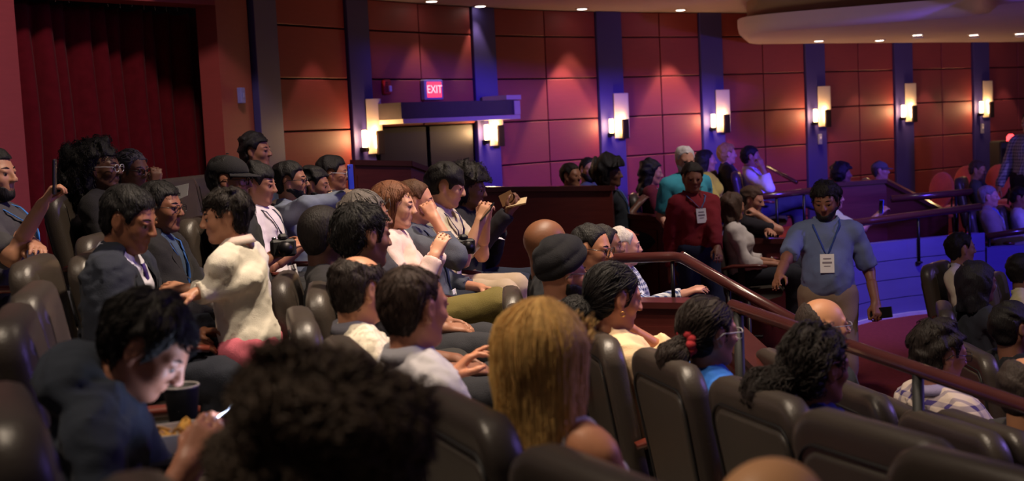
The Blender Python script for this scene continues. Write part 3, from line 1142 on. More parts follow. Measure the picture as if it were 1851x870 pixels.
def wp(px, out=0.0):
    """plan point of the rear wall behind picture column px, pushed `out` metres into the hall"""
    y = float(np.interp(px, WPX, WY))
    p = at(px, 150, y)
    a = at(px - 12, 150, float(np.interp(px - 12, WPX, WY))); b = at(px + 12, 150, float(np.interp(px + 12, WPX, WY)))
    t = Vector((b.x - a.x, b.y - a.y, 0)).normalized()
    n = Vector((t.y, -t.x, 0))
    return Vector((p.x, p.y, 0)) + n * out


CEILZ = 3.65
JOINTS = [0.0, .55, 1.1, 1.65, 2.2, 2.75, 3.3, CEILZ]
# main floor
fl = MB().prism([(-9, -3), (14, -3), (14, 26), (-9, 26)], -.12, 0.0).build('floor', M_CARPET)
structure(fl, 'dark red carpet on the hall floor')
# rear wall: backing, pilasters, veneer panels with recessed joints
cols = [455, 497, 560, 625, 665, 760, 852, 893, 985, 1077, 1122, 1193, 1263, 1303, 1380, 1452, 1487, 1550, 1612, 1645, 1700, 1754, 1783, 1840, 1900, 1960]
b = MB()
pts = [wp(c, -.03) for c in cols]
for p, q in zip(pts[:-1], pts[1:]):
    n = Vector(((q - p).y, -(q - p).x, 0)).normalized() * .12
    b.prism([p - n, q - n, q, p], 0, CEILZ + .1)
wall = structure(b.build('wall_back', M_WALLDARK), 'curved rear wall clad in cherry red veneer panels')


def wall_box(name, pa, pb, z0, z1, out0, out1, m, gap=.009, parent=wall, bevel=True):
    p, q = wp(pa, 0), wp(pb, 0)
    t = (q - p).normalized(); n = Vector((t.y, -t.x, 0))
    p = p + t * gap; q = q - t * gap
    P = []
    mb = MB()
    z0 += gap; z1 -= gap
    e = .006 if bevel else 0
    for (o, i) in ((out0, 0), (out1 - e, 0), (out1, e)):
        for (base, s) in ((p, 1), (q, -1)):
            for z, sz in ((z0, 1), (z1, -1)):
                c = base + t * (i * s) + n * o
                P.append((c.x, c.y, z + i * sz))
    fs = []
    for l in (0, 4):
        fs += [(l, l + 2, l + 6, l + 4), (l + 2, l + 3, l + 7, l + 6), (l + 3, l + 1, l + 5, l + 7), (l + 1, l, l + 4, l + 5)]
    fs += [(8, 10, 11, 9), (0, 1, 3, 2)]
    mb.add(P, fs)
    return mb.build(name, m, parent)


PILS = [(455, 497), (625, 665), (852, 893), (1077, 1122), (1263, 1303), (1452, 1487), (1612, 1645), (1754, 1783), (1890, 1915)]
for (a, c) in PILS:
    wall_box('pilaster', a, c, 0, CEILZ, 0, .07, M_PILAST, gap=.004)
BAYS = [(497, 625, 1), (665, 852, 2), (893, 1077, 2), (1122, 1263, 2), (1303, 1452, 2), (1487, 1612, 2), (1645, 1754, 2), (1783, 1890, 2)]
for (a, c, n) in BAYS:
    for i in range(n):
        x0, x1 = a + (c - a) * i / n, a + (c - a) * (i + 1) / n
        for z0, z1 in zip(JOINTS[:-1], JOINTS[1:]):
            if a == 665:
                if z1 <= 2.2: continue
            wall_box('wall_panel', x0, x1, z0, z1, 0, .035, M_PANEL)

# ceiling under the balcony
cp = [wp(c, -.1) for c in cols]
fr_ = [Vector((9.0, 9.5, 0)), Vector((3.0, 10.2, 0)), Vector((-2.2, 10.6, 0))]
ce = MB().prism([(p.x, p.y) for p in reversed(cp)] + [(-2.9, 11.0), (-1.0, 11.4), (2.0, 12.2), (6.0, 13.2), (10.0, 13.6), (12.5, 14)], CEILZ, CEILZ + .2)
ceil_o = structure(ce.build('ceiling', M_CEIL), 'taupe plaster ceiling under the balcony')


# lowered ceiling cloud on the right with a rounded lip
def slab(path, z0, z1, rad, m, name, parent):
    """path: plan polygon, first part is the visible rounded edge; simple vertical rounding by inset loops"""
    n = len(path)
    c = sum((Vector((p[0], p[1], 0)) for p in path), Vector()) / n
    V, fs = [], []
    prof = [(rad * .9, z0), (rad * .45, z0 + rad * .12), (rad * .12, z0 + rad * .45), (0, z0 + rad), (0, z1)]
    for (ins, z) in prof:
        for i in range(n):
            p0, p, p1 = Vector(path[i - 1]), Vector(path[i]), Vector(path[(i + 1) % n])
            t = ((p - p0).normalized() + (p1 - p).normalized())
            t = t.normalized() if t.length > 1e-5 else Vector((1, 0))
            nrm = Vector((-t.y, t.x))
            q = p + nrm * ins
            V.append((q.x, q.y, z))
    for l in range(len(prof) - 1):
        for i in range(n):
            j = (i + 1) % n
            fs.append((l * n + i, l * n + j, (l + 1) * n + j, (l + 1) * n + i))
    mb = MB()
    mb.add(V, fs, True)
    mb.add(V[:n], [tuple(reversed(range(n)))])
    mb.add(V[-n:], [tuple(range(n))])
    return mb.build(name, m, parent)


def curve_px(lst, seg=5):
    """smooth plan curve through (px, py, Y)"""
    P = [at(*q) for q in lst]
    out = []
    for i in range(len(P) - 1):
        p0, p1, p2, p3 = P[max(i - 1, 0)], P[i], P[i + 1], P[min(i + 2, len(P) - 1)]
        for k in range(seg):
            t = k / seg
            q = .5 * ((2 * p1) + (p2 - p0) * t + (2 * p0 - 5 * p1 + 4 * p2 - p3) * t * t + (3 * p1 - p0 - 3 * p2 + p3) * t ** 3)
            out.append((q.x, q.y))
    out.append((P[-1].x, P[-1].y))
    return out


lip = curve_px([(1346, 75, 18.9), (1334, 62, 17.0), (1372, 52, 16.3), (1500, 40, 15.8), (1640, 28, 15.4), (1755, 14, 15.0), (1775, 12, 14.2), (1800, 10, 13.5), (1960, 4, 13.0)])
back = [wp(c, .0) for c in (1950, 1850, 1775, 1635, 1478, 1360)]
slab(lip + [(p.x, p.y) for p in back], 3.18, 3.40, .14, M_CEIL, 'soffit', ceil_o)
lip2 = curve_px([(1360, 45, 18.5), (1352, 40, 17.0), (1400, 30, 16.5), (1560, 20, 16.0), (1740, 8, 15.4), (1960, 2, 14.5)])
slab(lip2 + [(p.x, p.y) for p in back], 3.41, 3.64, .05, M_SOFFIT, 'soffit', ceil_o)


def downlight(px, py, Y, z, label, ring=False, power=0, aim=None, r=.07):
    d = RCAM @ Vector(((px - W / 2) / F, -(py - H / 2) / F, -1.0))
    p = CAM + d * ((z - CAM.z) / d.z) if d.z > 0.002 else at(px, py, Y)
    if abs(p.y - Y) > 6: p = at(px, py, Y); p.z = z
    o = empty('downlight', (p.x, p.y, z), 0, label, 'ceiling light', 'recessed downlights')
    MB().lathe([(r, -.012), (r + .02, -.008), (r + .022, 0)], 20).build('trim_ring', M_CREAM, o)
    MB().lathe([(r * .92, -.0135), (r * .7, -.017)], 20).build('lens', mat('lamp_lens', (1, .95, .9), emit=(1.0, .86, .76), estr=5.0, var=0), o)
    if ring:
        t = MB(); t.tube([(.075 * math.cos(a), .075 * math.sin(a), -.05) for a in [i * math.pi / 8 for i in range(17)]], .012, 6, caps=False)
        t.build('glare_ring', M_CREAM, o)
        for a in (0, 2.1, 4.2):
            st = MB(); st.tube([(.075 * math.cos(a), .075 * math.sin(a), -.05), (.07 * math.cos(a), .07 * math.sin(a), 0)], .004, 5)
            st.build('bracket', M_CREAM, o)
    if power:
        l = bpy.data.lights.new('downlight_lamp', 'SPOT'); l.energy = power; l.color = (1, .78, .58)
        l.spot_size = math.radians(62); l.spot_blend = .35; l.shadow_soft_size = .04
        lo = bpy.data.objects.new('downlight_lamp', l); COL.objects.link(lo); lo.parent = o; lo.location = (0, 0, -.06)
        if aim: lo.rotation_euler = aim
    return o


downlight(780, 1, 15.4, CEILZ, 'recessed round ceiling light nearest the exit sign, at the top edge', power=14)
downlight(868, 10, 16, CEILZ, 'recessed round ceiling light above the door pilaster', power=14)
downlight(1052, 15, 16.8, CEILZ, 'recessed round ceiling light above the fourth pilaster', power=26)
downlight(1230, 17, 17.5, CEILZ, 'recessed round ceiling light left of the lowered soffit', power=26)
downlight(1408, 5, 16, CEILZ, 'ceiling light with a dropped ring, just above the soffit edge', ring=True, power=20)
downlight(1480, 73, 19, 3.18, 'flush round light at the left end of the lowered soffit', power=10)
downlight(1590, 72, 19.6, 3.18, 'flush round light second along the lowered soffit', power=10)
downlight(1658, 62, 17, 3.18, 'ring light in the lowered soffit, left of the pair', ring=True, power=8)
downlight(1760, 62, 17, 3.18, 'ring light in the lowered soffit, right of the pair', ring=True, power=8)
downlight(1843, 60, 17, 3.18, 'ring light cut by the right edge of the picture', ring=True, power=8)

# scallop lights on the panels: small spots tucked at the wall head
for (px, pw) in ((1012, 75), (1207, 68), (560, 14), (1420, 14), (1545, 16), (1668, 20), (1720, 14), (1810, 14)):
    p = wp(px, .42)
    l = bpy.data.lights.new('wall_grazer', 'SPOT'); l.energy = pw; l.color = (1, .66, .52); l.spot_size = math.radians(58); l.spot_blend = .25
    l.shadow_soft_size = .03
    o = bpy.data.objects.new('wall_grazer', l); COL.objects.link(o); o.location = (p.x, p.y, 3.6 if px < 1350 else 3.1)


# sconces
def sconce(px, label, door=False, z=2.17, dim=1.0, s=1.0):
    n0 = wp(px, 0); n1 = wp(px, 1)
    out = (n1 - n0).normalized()
    ang = math.atan2(out.y, out.x)
    o = empty('wall_sconce', (n0 + out * .07).to_tuple()[:2] + (z,), ang, label, 'wall lamp', 'wall sconces on the pilasters')
    o['door'] = 0
    del o['door']
    Wd = .27 * s
    # local: +x out of the wall, y along it (picture left is -y ... resolved by wall normal)
    MB().box((.035, .085 * s, .05), (.012, .26 * s, .62), bevel=.004).build('glass_plate', M_CREAM, o)
    MB().box((.014, .085 * s, .05), (.03, .05, .10), bevel=.004).build('mount', M_METAL, o)
    MB().box((.105, .085 * s, -.135), (.03, .115 * s, .27), bevel=.006).build('shield', mat('bronze', S(44, 30, 34), rough=.45, metal=.6, var=.06), o)
    em = mat('lamp_glass', (1, .9, .75), emit=(1.0, .62, .26), estr=9.0 * dim, var=0, rough=.4)
    t = MB(); t.lathe([(.014, -.09), (.018, -.085), (.018, .06), (.014, .065)], 12, (.066, .085 * s, -.11)); t.build('lamp_tube', em, o)
    t = MB(); t.lathe([(.024, -.10), (.029, -.095), (.029, .085), (.024, .09)], 14, (.06, -.13 * s, -.08)); t.build('side_lamp_tube', em, o)
    MB().box((.05, -.13 * s, -.205), (.09, .06, .05), bevel=.006).build('bracket', M_METAL, o)
    for (x, y, zz, pw) in ((.15, -.13 * s, -.08, 6.5), (.075, .085 * s, .0, 1.8)):
        l = bpy.data.lights.new('sconce_glow', 'POINT'); l.energy = pw * dim; l.color = (1.0, .58, .26); l.shadow_soft_size = .04
        lo = bpy.data.objects.new('sconce_glow', l); COL.objects.link(lo); lo.parent = o; lo.location = (x, y, zz)
    return o


sconce(651, 'lit wall sconce with cream plate left of the dark doorway', dim=1.1, s=1.0)
sconce(874, 'lit wall sconce at the right end of the door canopy', dim=1.1)
sconce(1104, 'lit wall sconce on the first pilaster right of the door bay')
sconce(1289, 'lit wall sconce above the white-haired man in turquoise')
sconce(1473, 'lit wall sconce below the left end of the soffit')
sconce(1630, 'second lit wall sconce from the right edge')
sconce(1770, 'rightmost lit wall sconce', dim=.8)

# door bay: dark recess, leaf, canopy
q0, q1 = wp(672, -.02), wp(848, -.02)
door = MB()
nrm = Vector(((q1 - q0).y, -(q1 - q0).x, 0)).normalized()
for i, (u0, u1) in enumerate(((.02, .48), (.52, .98))):
    a = q0 + (q1 - q0) * u0 - nrm * .0; c = q0 + (q1 - q0) * u1
    door.prism([(a + nrm * .02).to_tuple()[:2], (c + nrm * .02).to_tuple()[:2], (c + nrm * .06).to_tuple()[:2], (a + nrm * .06).to_tuple()[:2]][::1], .2, 2.19)
d1 = structure(door.build('door_1', mat('door_wood', S(20, 12, 11), rough=.5, var=.15, scale=4)), 'dark double door below the canopy')
hb = MB(); c = q0 + (q1 - q0) * .56 + nrm * .09; hb.tube([(c.x, c.y, 1.2), (c.x, c.y, 1.5)], .012, 8); hb.build('door_handle', M_CHROME, d1)
a, c = wp(655, .10), wp(885, .10)
t = (c - a).normalized(); n = Vector((t.y, -t.x, 0))
cn = empty('door_canopy', (a.x, a.y, 0), 0, 'long grey canopy beam over the dark doorway', 'canopy')
mb = MB(); P0, P1 = a + t * .12, c
mb.prism([(p - a).to_tuple()[:2] for p in (P0, P1, P1 + n * .35, P0 + n * .35)][::-1], 2.29, 2.47); mb.build('fascia', mat('canopy_paint', S(70, 60, 62), rough=.6), cn)
mb = MB(); mb.prism([(p - a).to_tuple()[:2] for p in (P0, P1, P1 + n * .37, P0 + n * .37)][::-1], 2.235, 2.285); mb.build('lower_lip', M_CREAM, cn)
mb = MB(); P0 = c - t * .28
mb.prism([(p - a).to_tuple()[:2] for p in (P0, P1 + t * .02, P1 + t * .02 + n * .38, P0 + n * .38)][::-1], 2.475, 2.53); mb.build('end_cap', M_CREAM, cn)
mb = MB(); P0 = c - t * .10
mb.prism([(p - a).to_tuple()[:2] for p in (P0, P1 + t * .02, P1 + t * .02 + n * .36, P0 + n * .36)][::-1], 2.29, 2.46); mb.build('end_block', M_CREAM, cn)

# exit sign
n0 = wp(771, .05); out = (wp(771, 1.05) - n0).normalized(); ang = math.atan2(out.y, out.x)
z_ex = at(771, 163, n0.y).z
ex = empty('exit_sign', (n0.x, n0.y, z_ex), ang, 'red lit EXIT sign with grey frame above the door canopy', 'sign')
MB().box((.03, 0, 0), (.07, .34, .24), bevel=.01).build('housing', mat('sign_grey', S(150, 140, 170), rough=.5), ex)
MB().box((.067, 0, 0), (.006, .26, .185)).build('face', mat('sign_face', S(200, 40, 60), emit=(1, .05, .12), estr=.9, var=0), ex)
cu = bpy.data.curves.new('lettering', 'FONT'); cu.body = 'EXIT'; cu.size = .135; cu.align_x = 'CENTER'; cu.align_y = 'CENTER'; cu.extrude = .001
lt = text_obj('lettering', cu, mat('sign_letter', S(255, 120, 120), emit=(1, .25, .28), estr=2.0, var=0), ex); lt.location = (.0715, 0, 0); lt.rotation_euler = (math.pi / 2, 0, math.pi / 2)
# fire alarm
n0 = wp(690, .05); out = (wp(690, 1.05) - n0).normalized(); ang = math.atan2(out.y, out.x)
fa_ = empty('fire_alarm', (n0.x, n0.y, at(690, 158, n0.y).z), ang, 'red fire alarm strobe on the wall left of the exit sign', 'alarm')
MB().box((.02, 0, 0), (.05, .12, .17), bevel=.012).build('housing', mat('alarm_red', S(190, 40, 44), rough=.4), fa_)
MB().box((.055, .02, -.02), (.03, .04, .07), bevel=.008).build('strobe', M_WHITE, fa_)
mb = MB(); [mb.box((.046, -.03, -.05 + .02 * k), (.006, .04, .008)) for k in range(6)]; mb.build('sounder_slots', M_BLACKPL, fa_)

# small wall boxes under the right sconces
for px, lab in ((1472, 'small grey switch box on the blue pilaster under the soffit sconce'), (1766, 'small switch box below the rightmost sconce')):
    n0 = wp(px, .08); out = (wp(px, 1) - wp(px, 0)).normalized()
    o = empty('switch_box', (n0.x, n0.y, 1.72), math.atan2(out.y, out.x), lab, 'switch')
    MB().box((.012, 0, 0), (.03, .07, .16), bevel=.006).build('plate', mat('plate_grey', S(150, 150, 165), rough=.5), o)
    MB().box((.03, 0, .02), (.012, .025, .04), bevel=.004).build('toggle', M_WHITE, o)

# ---- left: columns, valance beam, curtain
def column(name, pxs, Ya, Yb, m, label, depth=.5):
    a = at(pxs[0], 200, Ya); c = at(pxs[1], 200, Yb)
    t = Vector((c.x - a.x, c.y - a.y, 0)).normalized(); n = Vector((-t.y, t.x, 0))
    p = [(a.x, a.y), (c.x, c.y), (c.x + n.x * depth, c.y + n.y * depth), (a.x + n.x * depth, a.y + n.y * depth)]
    return structure(MB().prism(p, 0, 4.4).build(name, m), label)


column('wall_left', (-260, 41), 9.0, 10.4, M_PANEL, 'red veneer wall at the left edge', .5)
column('wall_curtain_side', (402, 458), 12.1, 12.6, M_PANEL, 'red veneer wall strip right of the curtain', .22)
la, lb = at(41, 200, 10.4), at(402, 200, 12.1)
tv = Vector((lb.x - la.x, lb.y - la.y, 0)).normalized(); nv = Vector((-tv.y, tv.x, 0))
P = [(la.x, la.y), (lb.x, lb.y), (lb.x + nv.x * .3, lb.y + nv.y * .3), (la.x + nv.x * .3, la.y + nv.y * .3)]
structure(MB().prism(P, 3.41, 4.4).build('trim_1', M_PANEL), 'beam over the curtained opening')
# alcove shell behind the curtain
ca, cb_ = at(25, 200, 10.75), at(398, 200, 13.3)
tc_ = Vector((cb_.x - ca.x, cb_.y - ca.y, 0)); Lc = tc_.length; tc_.normalize(); nc = Vector((-tc_.y, tc_.x, 0))
bk = MB()
p0, p1 = ca + nc * .6 - tc_ * .5, cb_ + nc * .6 + tc_ * .8
bk.prism([(p0.x, p0.y), (p1.x, p1.y), (p1.x + nc.x * .1, p1.y + nc.y * .1), (p0.x + nc.x * .1, p0.y + nc.y * .1)], 0, 4.4)
structure(bk.build('wall_alcove', mat('alcove_dark', S(30, 10, 14), rough=.9)), 'dark wall behind the curtain')
cur = empty('curtain', (ca.x, ca.y, 0), math.atan2(tc_.y, tc_.x), 'dark red pleated velvet curtain in the opening at left', 'curtain')
nu, nz_ = 260, 14
V = []
rg = np.random.RandomState(3)
ph = np.cumsum(rg.uniform(.6, 1.4, nu + 1)); ph = ph / ph[-1] * 2 * math.pi * 12
am = .5 + .5 * np.interp(np.arange(nu + 1), np.linspace(0, nu, 16), rg.rand(16))
for j in range(nz_ + 1):
    z = .9 + (3.42 - .9) * j / nz_
    f = 1 - .55 * (j / nz_) ** 3
    for i in range(nu + 1):
        s = i / nu
        w = math.sin(ph[i] + .3 * math.sin(j * .5 + i * .02)) * .12 * am[i] * f + .05 * math.sin(ph[i] * .37 + 1)
        V.append((s * (Lc - .02) + .02 * math.cos(ph[i]), w, z - (.03 * (math.sin(ph[i] * .5) ** 2) if j == nz_ else 0)))
idx = np.arange((nu + 1) * (nz_ + 1)).reshape(nz_ + 1, nu + 1)
Q = np.stack([idx[:-1, :-1], idx[:-1, 1:], idx[1:, 1:], idx[1:, :-1]], -1).reshape(-1, 4)
co = link('drape', fast_mesh('drape', np.array(V), [Q]), M_CURTAIN, cur)
co.modifiers.new('solid', 'SOLIDIFY').thickness = .008
MB().tube([(0, 0, 3.56), (Lc, 0, 3.56)], .018, 8).build('curtain_rail', M_METAL, cur)
for k in range(17):
    x = Lc * (k + .5) / 17
    hk = MB(); hk.tube([(x, 0, 3.55), (x + .01, .012, 3.49), (x, 0, 3.42)], .005, 5); hk.build('hook', M_CHROME, cur)
# switch plate on the strip beside the curtain
p = at(433, 173, 12.32); t = Vector((at(458, 200, 12.6).x - at(402, 200, 12.1).x, .5, 0)).normalized(); n = Vector((t.y, -t.x, 0))
o = empty('light_switch', (p.x + n.x * .0, p.y + n.y * .0, p.z), math.atan2(n.y, n.x), 'pale blue switch plate on the wall strip right of the curtain', 'switch')
MB().box((.02, 0, 0), (.05, .07, .15), bevel=.005).build('plate', mat('plate_blue', S(130, 130, 215), rough=.4), o)
MB().box((.048, 0, 0), (.008, .03, .05), bevel=.003).build('rocker', mat('plate_blue2', S(150, 150, 225), rough=.4), o)

# ------------------------------------------------------------------ raked seating steps (rings about the stage point)
def ring_tier(r0, r1, z, a0, a1, label, m=M_TREAD, n=48, base=0.0):
    mb = MB()
    A = [math.radians(a0 + (a1 - a0) * i / n) for i in range(n + 1)]
    pin = [(CX + r0 * math.cos(a), CY + r0 * math.sin(a)) for a in A]
    pout = [(CX + r1 * math.cos(a), CY + r1 * math.sin(a)) for a in A]
    V = [(x, y, base) for x, y in pin] + [(x, y, z) for x, y in pin] + [(x, y, z) for x, y in pout] + [(x, y, base) for x, y in pout]
    k = n + 1
    fs = []
    for i in range(n):
        for l in range(3):
            fs.append((l * k + i + 1, l * k + i, (l + 1) * k + i, (l + 1) * k + i + 1))
    fs += [(0, k, 2 * k, 3 * k), (n, 3 * k + n, 2 * k + n, k + n)]
    mb.add(V, fs)
    return structure(mb.build('floor_step', m), label)


TZ = {'C': .18, 'B': .40, 'N': .59, 'A': .76, 'Z': .93}
ring_tier(6.15, 6.95, TZ['C'], 176, 246, 'step under the front row behind the handrail', M_CARPET)
ring_tier(6.95, 7.78, TZ['B'], 166, 246, 'step under the row with the empty seats')
ring_tier(7.78, 8.62, TZ['N'], 158, 246, 'step under the row of the blonde woman')
ring_tier(8.62, 9.46, TZ['A'], 156, 246, 'step under the row of the man in a suit')
ring_tier(9.46, 10.3, TZ['Z'], 154, 246, 'step under the upper row at left')
ring_tier(10.3, 14.0, 1.10, 150, 246, 'upper landing in front of the curtain')


# ------------------------------------------------------------------ seats
def back_loops(hw, t0, t1, rad, seg=6):
    """outline of a seat back in (y, t), rounded top corners, small bottom ones"""
    out = []
    def arc(cy, ct, r, a0, a1):
        for k in range(seg + 1):
            a = math.radians(a0 + (a1 - a0) * k / seg)
            out.append((cy + r * math.cos(a), ct + r * math.sin(a)))
    arc(hw - rad, t1 - rad * 1.1, rad, 0, 80)
    arc(-hw + rad, t1 - rad * 1.1, rad, 100, 180)
    rb = .05
    arc(-hw * .9 + rb, t0 + rb, rb, 180, 270)
    arc(hw * .9 - rb, t0 + rb, rb, 270, 360)
    return out


def inset(loop, d):
    n = len(loop); out = []
    for i in range(n):
        p0, p, p1 = Vector(loop[i - 1]), Vector(loop[i]), Vector(loop[(i + 1) % n])
        t = (p1 - p0).normalized()
        q = p + Vector((-t.y, t.x)) * d
        out.append((q.x, q.y))
    return out


def seat_xyz(y, t, w):
    """y across, t up the back, w through it (front +)"""
    bow = -.35 * y * y
    x = -.15 - (t - .42) * .17 + w + bow * .9 + .03 * math.exp(-((t - .62) / .12) ** 2) * (1 if w > 0 else 0)
    return (x, y, t)


def solid_loops(spec, smooth=True):
    mb = MB()
    n = len(spec[0][0])
    V = [seat_xyz(y, t, w) for (lp, w) in spec for (y, t) in lp]
    fs = [(l * n + i, l * n + (i + 1) % n, (l + 1) * n + (i + 1) % n, (l + 1) * n + i) for l in range(len(spec) - 1) for i in range(n)]
    # faces closed by fan over a centre strip
    for l, rev in ((0, True), (len(spec) - 1, False)):
        ids = [l * n + i for i in range(n)]
        h = n // 2
        for k in range(h - 1):
            q = (ids[k], ids[k + 1], ids[n - 2 - k], ids[n - 1 - k])
            if len(set(q)) == 4: fs.append(tuple(reversed(q)) if rev else q)
    mb.add(V, fs, smooth)
    return mb


SEATM = {}


def seat_meshes():
    O = back_loops(.25, .36, 1.0, .10)
    i1, i2, i3, i4 = inset(O, .008), inset(O, .028), inset(O, .05), inset(O, .075)
    SEATM['backrest'] = solid_loops([(i3, -.045), (i2, -.044), (i1, -.036), (O, -.018), (O, .012), (i1, .034), (i2, .044), (i4, .048)]).mesh('backrest')
    R = back_loops(.205, .40, .90, .06)
    r1, r2 = inset(R, .006), inset(R, .016)
    SEATM['rear_panel'] = solid_loops([(r2, -.054), (r1, -.053), (R, -.047), (R, -.040)]).mesh('rear_panel')
    SEATM['piping'] = None
    p = MB()
    pl = [seat_xyz(y, t, -.047) for (y, t) in inset(back_loops(.222, .38, .915, .07), .0)]
    p.tube(pl + [pl[0]], .0045, 6, caps=False)
    SEATM['piping'] = p.mesh('piping')
    c = MB()
    prof = [(-.16, .40), (-.14, .445), (.0, .44), (.22, .455), (.31, .45), (.335, .42), (.32, .36), (.2, .33), (-.15, .34)]
    hw = .235
    V = []
    for y, s in ((-hw, .0), (-hw + .025, .02), (hw - .025, .02), (hw, .0)):
        for (x, z) in prof:
            V.append((x, y, z + (s - .02 if z > .4 else 0)))
    n = len(prof)
    fs = [(l * n + i, l * n + (i + 1) % n, (l + 1) * n + (i + 1) % n, (l + 1) * n + i) for l in range(3) for i in range(n)]
    fs += [tuple(range(n)), tuple(reversed(range(3 * n, 4 * n)))]
    c.add(V, fs, True)
    SEATM['cushion'] = c.mesh('cushion')
    a = MB()
    a.tube([(-.19, -.262, .61), (-.1, -.262, .635), (.12, -.262, .635), (.2, -.262, .625)], [.024, .028, .028, .022], 10, flat=(1.0, .6))
    SEATM['armrest'] = a.mesh('armrest')
    s = MB()
    s.box((-.02, -.262, .42), (.06, .03, .40)); s.box((-.02, -.262, .18), (.05, .028, .36)); s.box((-.02, -.262, .012), (.34, .06, .024), bevel=.004)
    SEATM['pedestal'] = s.mesh('pedestal')


seat_meshes()
SEATM['backrest'].materials.append(M_VINYL); SEATM['rear_panel'].materials.append(M_SHELL); SEATM['piping'].materials.append(M_BLACKPL)
SEATM['cushion'].materials.append(M_VINYL); SEATM['armrest'].materials.append(M_ARMWOOD); SEATM['pedestal'].materials.append(M_METAL)


def seat(x, y, z, yaw, label, arm_black=False):
    o = empty('auditorium_seat', (x, y, z), yaw, label, 'seat', 'fixed auditorium seats')
    for nme in ('backrest', 'cushion', 'armrest', 'pedestal'):
        link(nme, SEATM[nme], None, o)
    bk_ = [c for c in o.children if c.name.startswith('backrest')]
    pb = [c for c in COL.objects if c.parent == o and c.name.startswith('backrest')][0] if not bk_ else bk_[0]
    link('rear_panel', SEATM['rear_panel'], None, pb)
    link('piping', SEATM['piping'], None, pb)
    return o


def seat_ring(r, Y, z, label, side=-1):
    """seat whose hip point lies on the ring of radius r at depth Y"""
    x = CX - math.sqrt(max(r * r - (Y - CY) ** 2, 0))
    return seat(x, Y, z, math.atan2(CY - Y, CX - x), label)


def seat_at(px, py, Y, label, yaw=None):
    """seat whose backrest top centre is seen at (px, py)"""
    p = at(px, py, Y)
    a = math.atan2(CY - p.y, CX - p.x) if yaw is None else math.radians(yaw)
    return seat(p.x + .248 * math.cos(a), p.y + .248 * math.sin(a), p.z - 1.0, a, label)


def seat_for(key, label, yaw=None, fwd=0.0):
    p = PEOPLE[key]
    a = p['yaw'] if yaw is None else math.radians(yaw)
    return seat(float(p['root'][0]) + fwd * math.cos(a), float(p['root'][1]) + fwd * math.sin(a), float(p['root'][2]), p['yaw'] if yaw is None else math.radians(yaw), label)


# ------------------------------------------------------------------ parapets, handrails, stage front
def parapet(name, pts, base, label, thick=.1, m=M_MAHOG, cap_h=.045, cat='parapet', capm=None, panels=True, joint=None):
    """pts: (px, py_top, Y)"""
    P = [at(*q) for q in pts]
    root = empty(name, (P[0].x, P[0].y, 0), 0, label, cat)
    o3 = Vector((P[0].x, P[0].y, 0))
    for p, q in zip(P[:-1], P[1:]):
        t = Vector((q.x - p.x, q.y - p.y, 0)).normalized(); n = Vector((-t.y, t.x, 0)) * thick
        A, B = p - o3, q - o3
        L = (B - A).length
        pl = [(A.x, A.y), (B.x, B.y), (B.x + n.x, B.y + n.y), (A.x + n.x, A.y + n.y)]
        zt = [A.z - cap_h, B.z - cap_h, B.z - cap_h, A.z - cap_h]
        MB().prism(pl, base, zt).build('wall_body', m, root)
        m_ = n.normalized() * .03
        pl2 = [(A.x - m_.x, A.y - m_.y), (B.x - m_.x, B.y - m_.y), (B.x + n.x + m_.x, B.y + n.y + m_.y), (A.x + n.x + m_.x, A.y + n.y + m_.y)]
        MB().prism(pl2, zt, [A.z, B.z, B.z, A.z]).build('cap_rail', capm or M_MAHOG_H, root)
        if panels:
            k = max(1, int(L / 1.1))
            for i in range(k):
                u0, u1 = (i + .04) / k, (i + .96) / k
                a_, b_ = A + (B - A) * u0, A + (B - A) * u1
                f = -n.normalized() * .012
                MB().prism([(a_.x + f.x, a_.y + f.y), (b_.x + f.x, b_.y + f.y), (b_.x, b_.y), (a_.x, a_.y)], base + .1,
                           [a_.z - cap_h - .09, b_.z - cap_h - .09, b_.z - cap_h - .09, a_.z - cap_h - .09]).build('face_panel', m, root)
    return root


parapet('parapet_wall', [(640, 289, 11.0), (742, 291, 11.2), (872, 338, 11.6), (1106, 336, 11.9)], 0, 'dark mahogany parapet stepping down beside the doorway, behind the audience')
parapet('parapet_end', [(1106, 336, 11.9), (1112, 336, 12.9)], 0, 'mahogany end panel of the parapet beside the seated box guests', panels=False)
parapet('box_front', [(1112, 383, 12.5), (1190, 392, 12.2), (1290, 410, 11.9)], 0, 'dark wooden box front with a ledge behind the man in maroon')
parapet('box_front', [(1288, 433, 11.5), (1440, 431, 11.6)], 0, 'dark box front below the two guests seated behind it', panels=False)
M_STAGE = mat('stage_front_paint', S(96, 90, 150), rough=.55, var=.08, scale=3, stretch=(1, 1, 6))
P = [(1438, 452, 11.75), (1500, 447, 12.3), (1570, 440, 12.8), (1640, 433, 13.05), (1710, 424, 13.2), (1780, 415, 13.4)]
pw = [at(*q) for q in P]
st = empty('stage_front', (pw[0].x, pw[0].y, 0), 0, 'curved low stage wall lit blue behind the man in a polo', 'low wall')
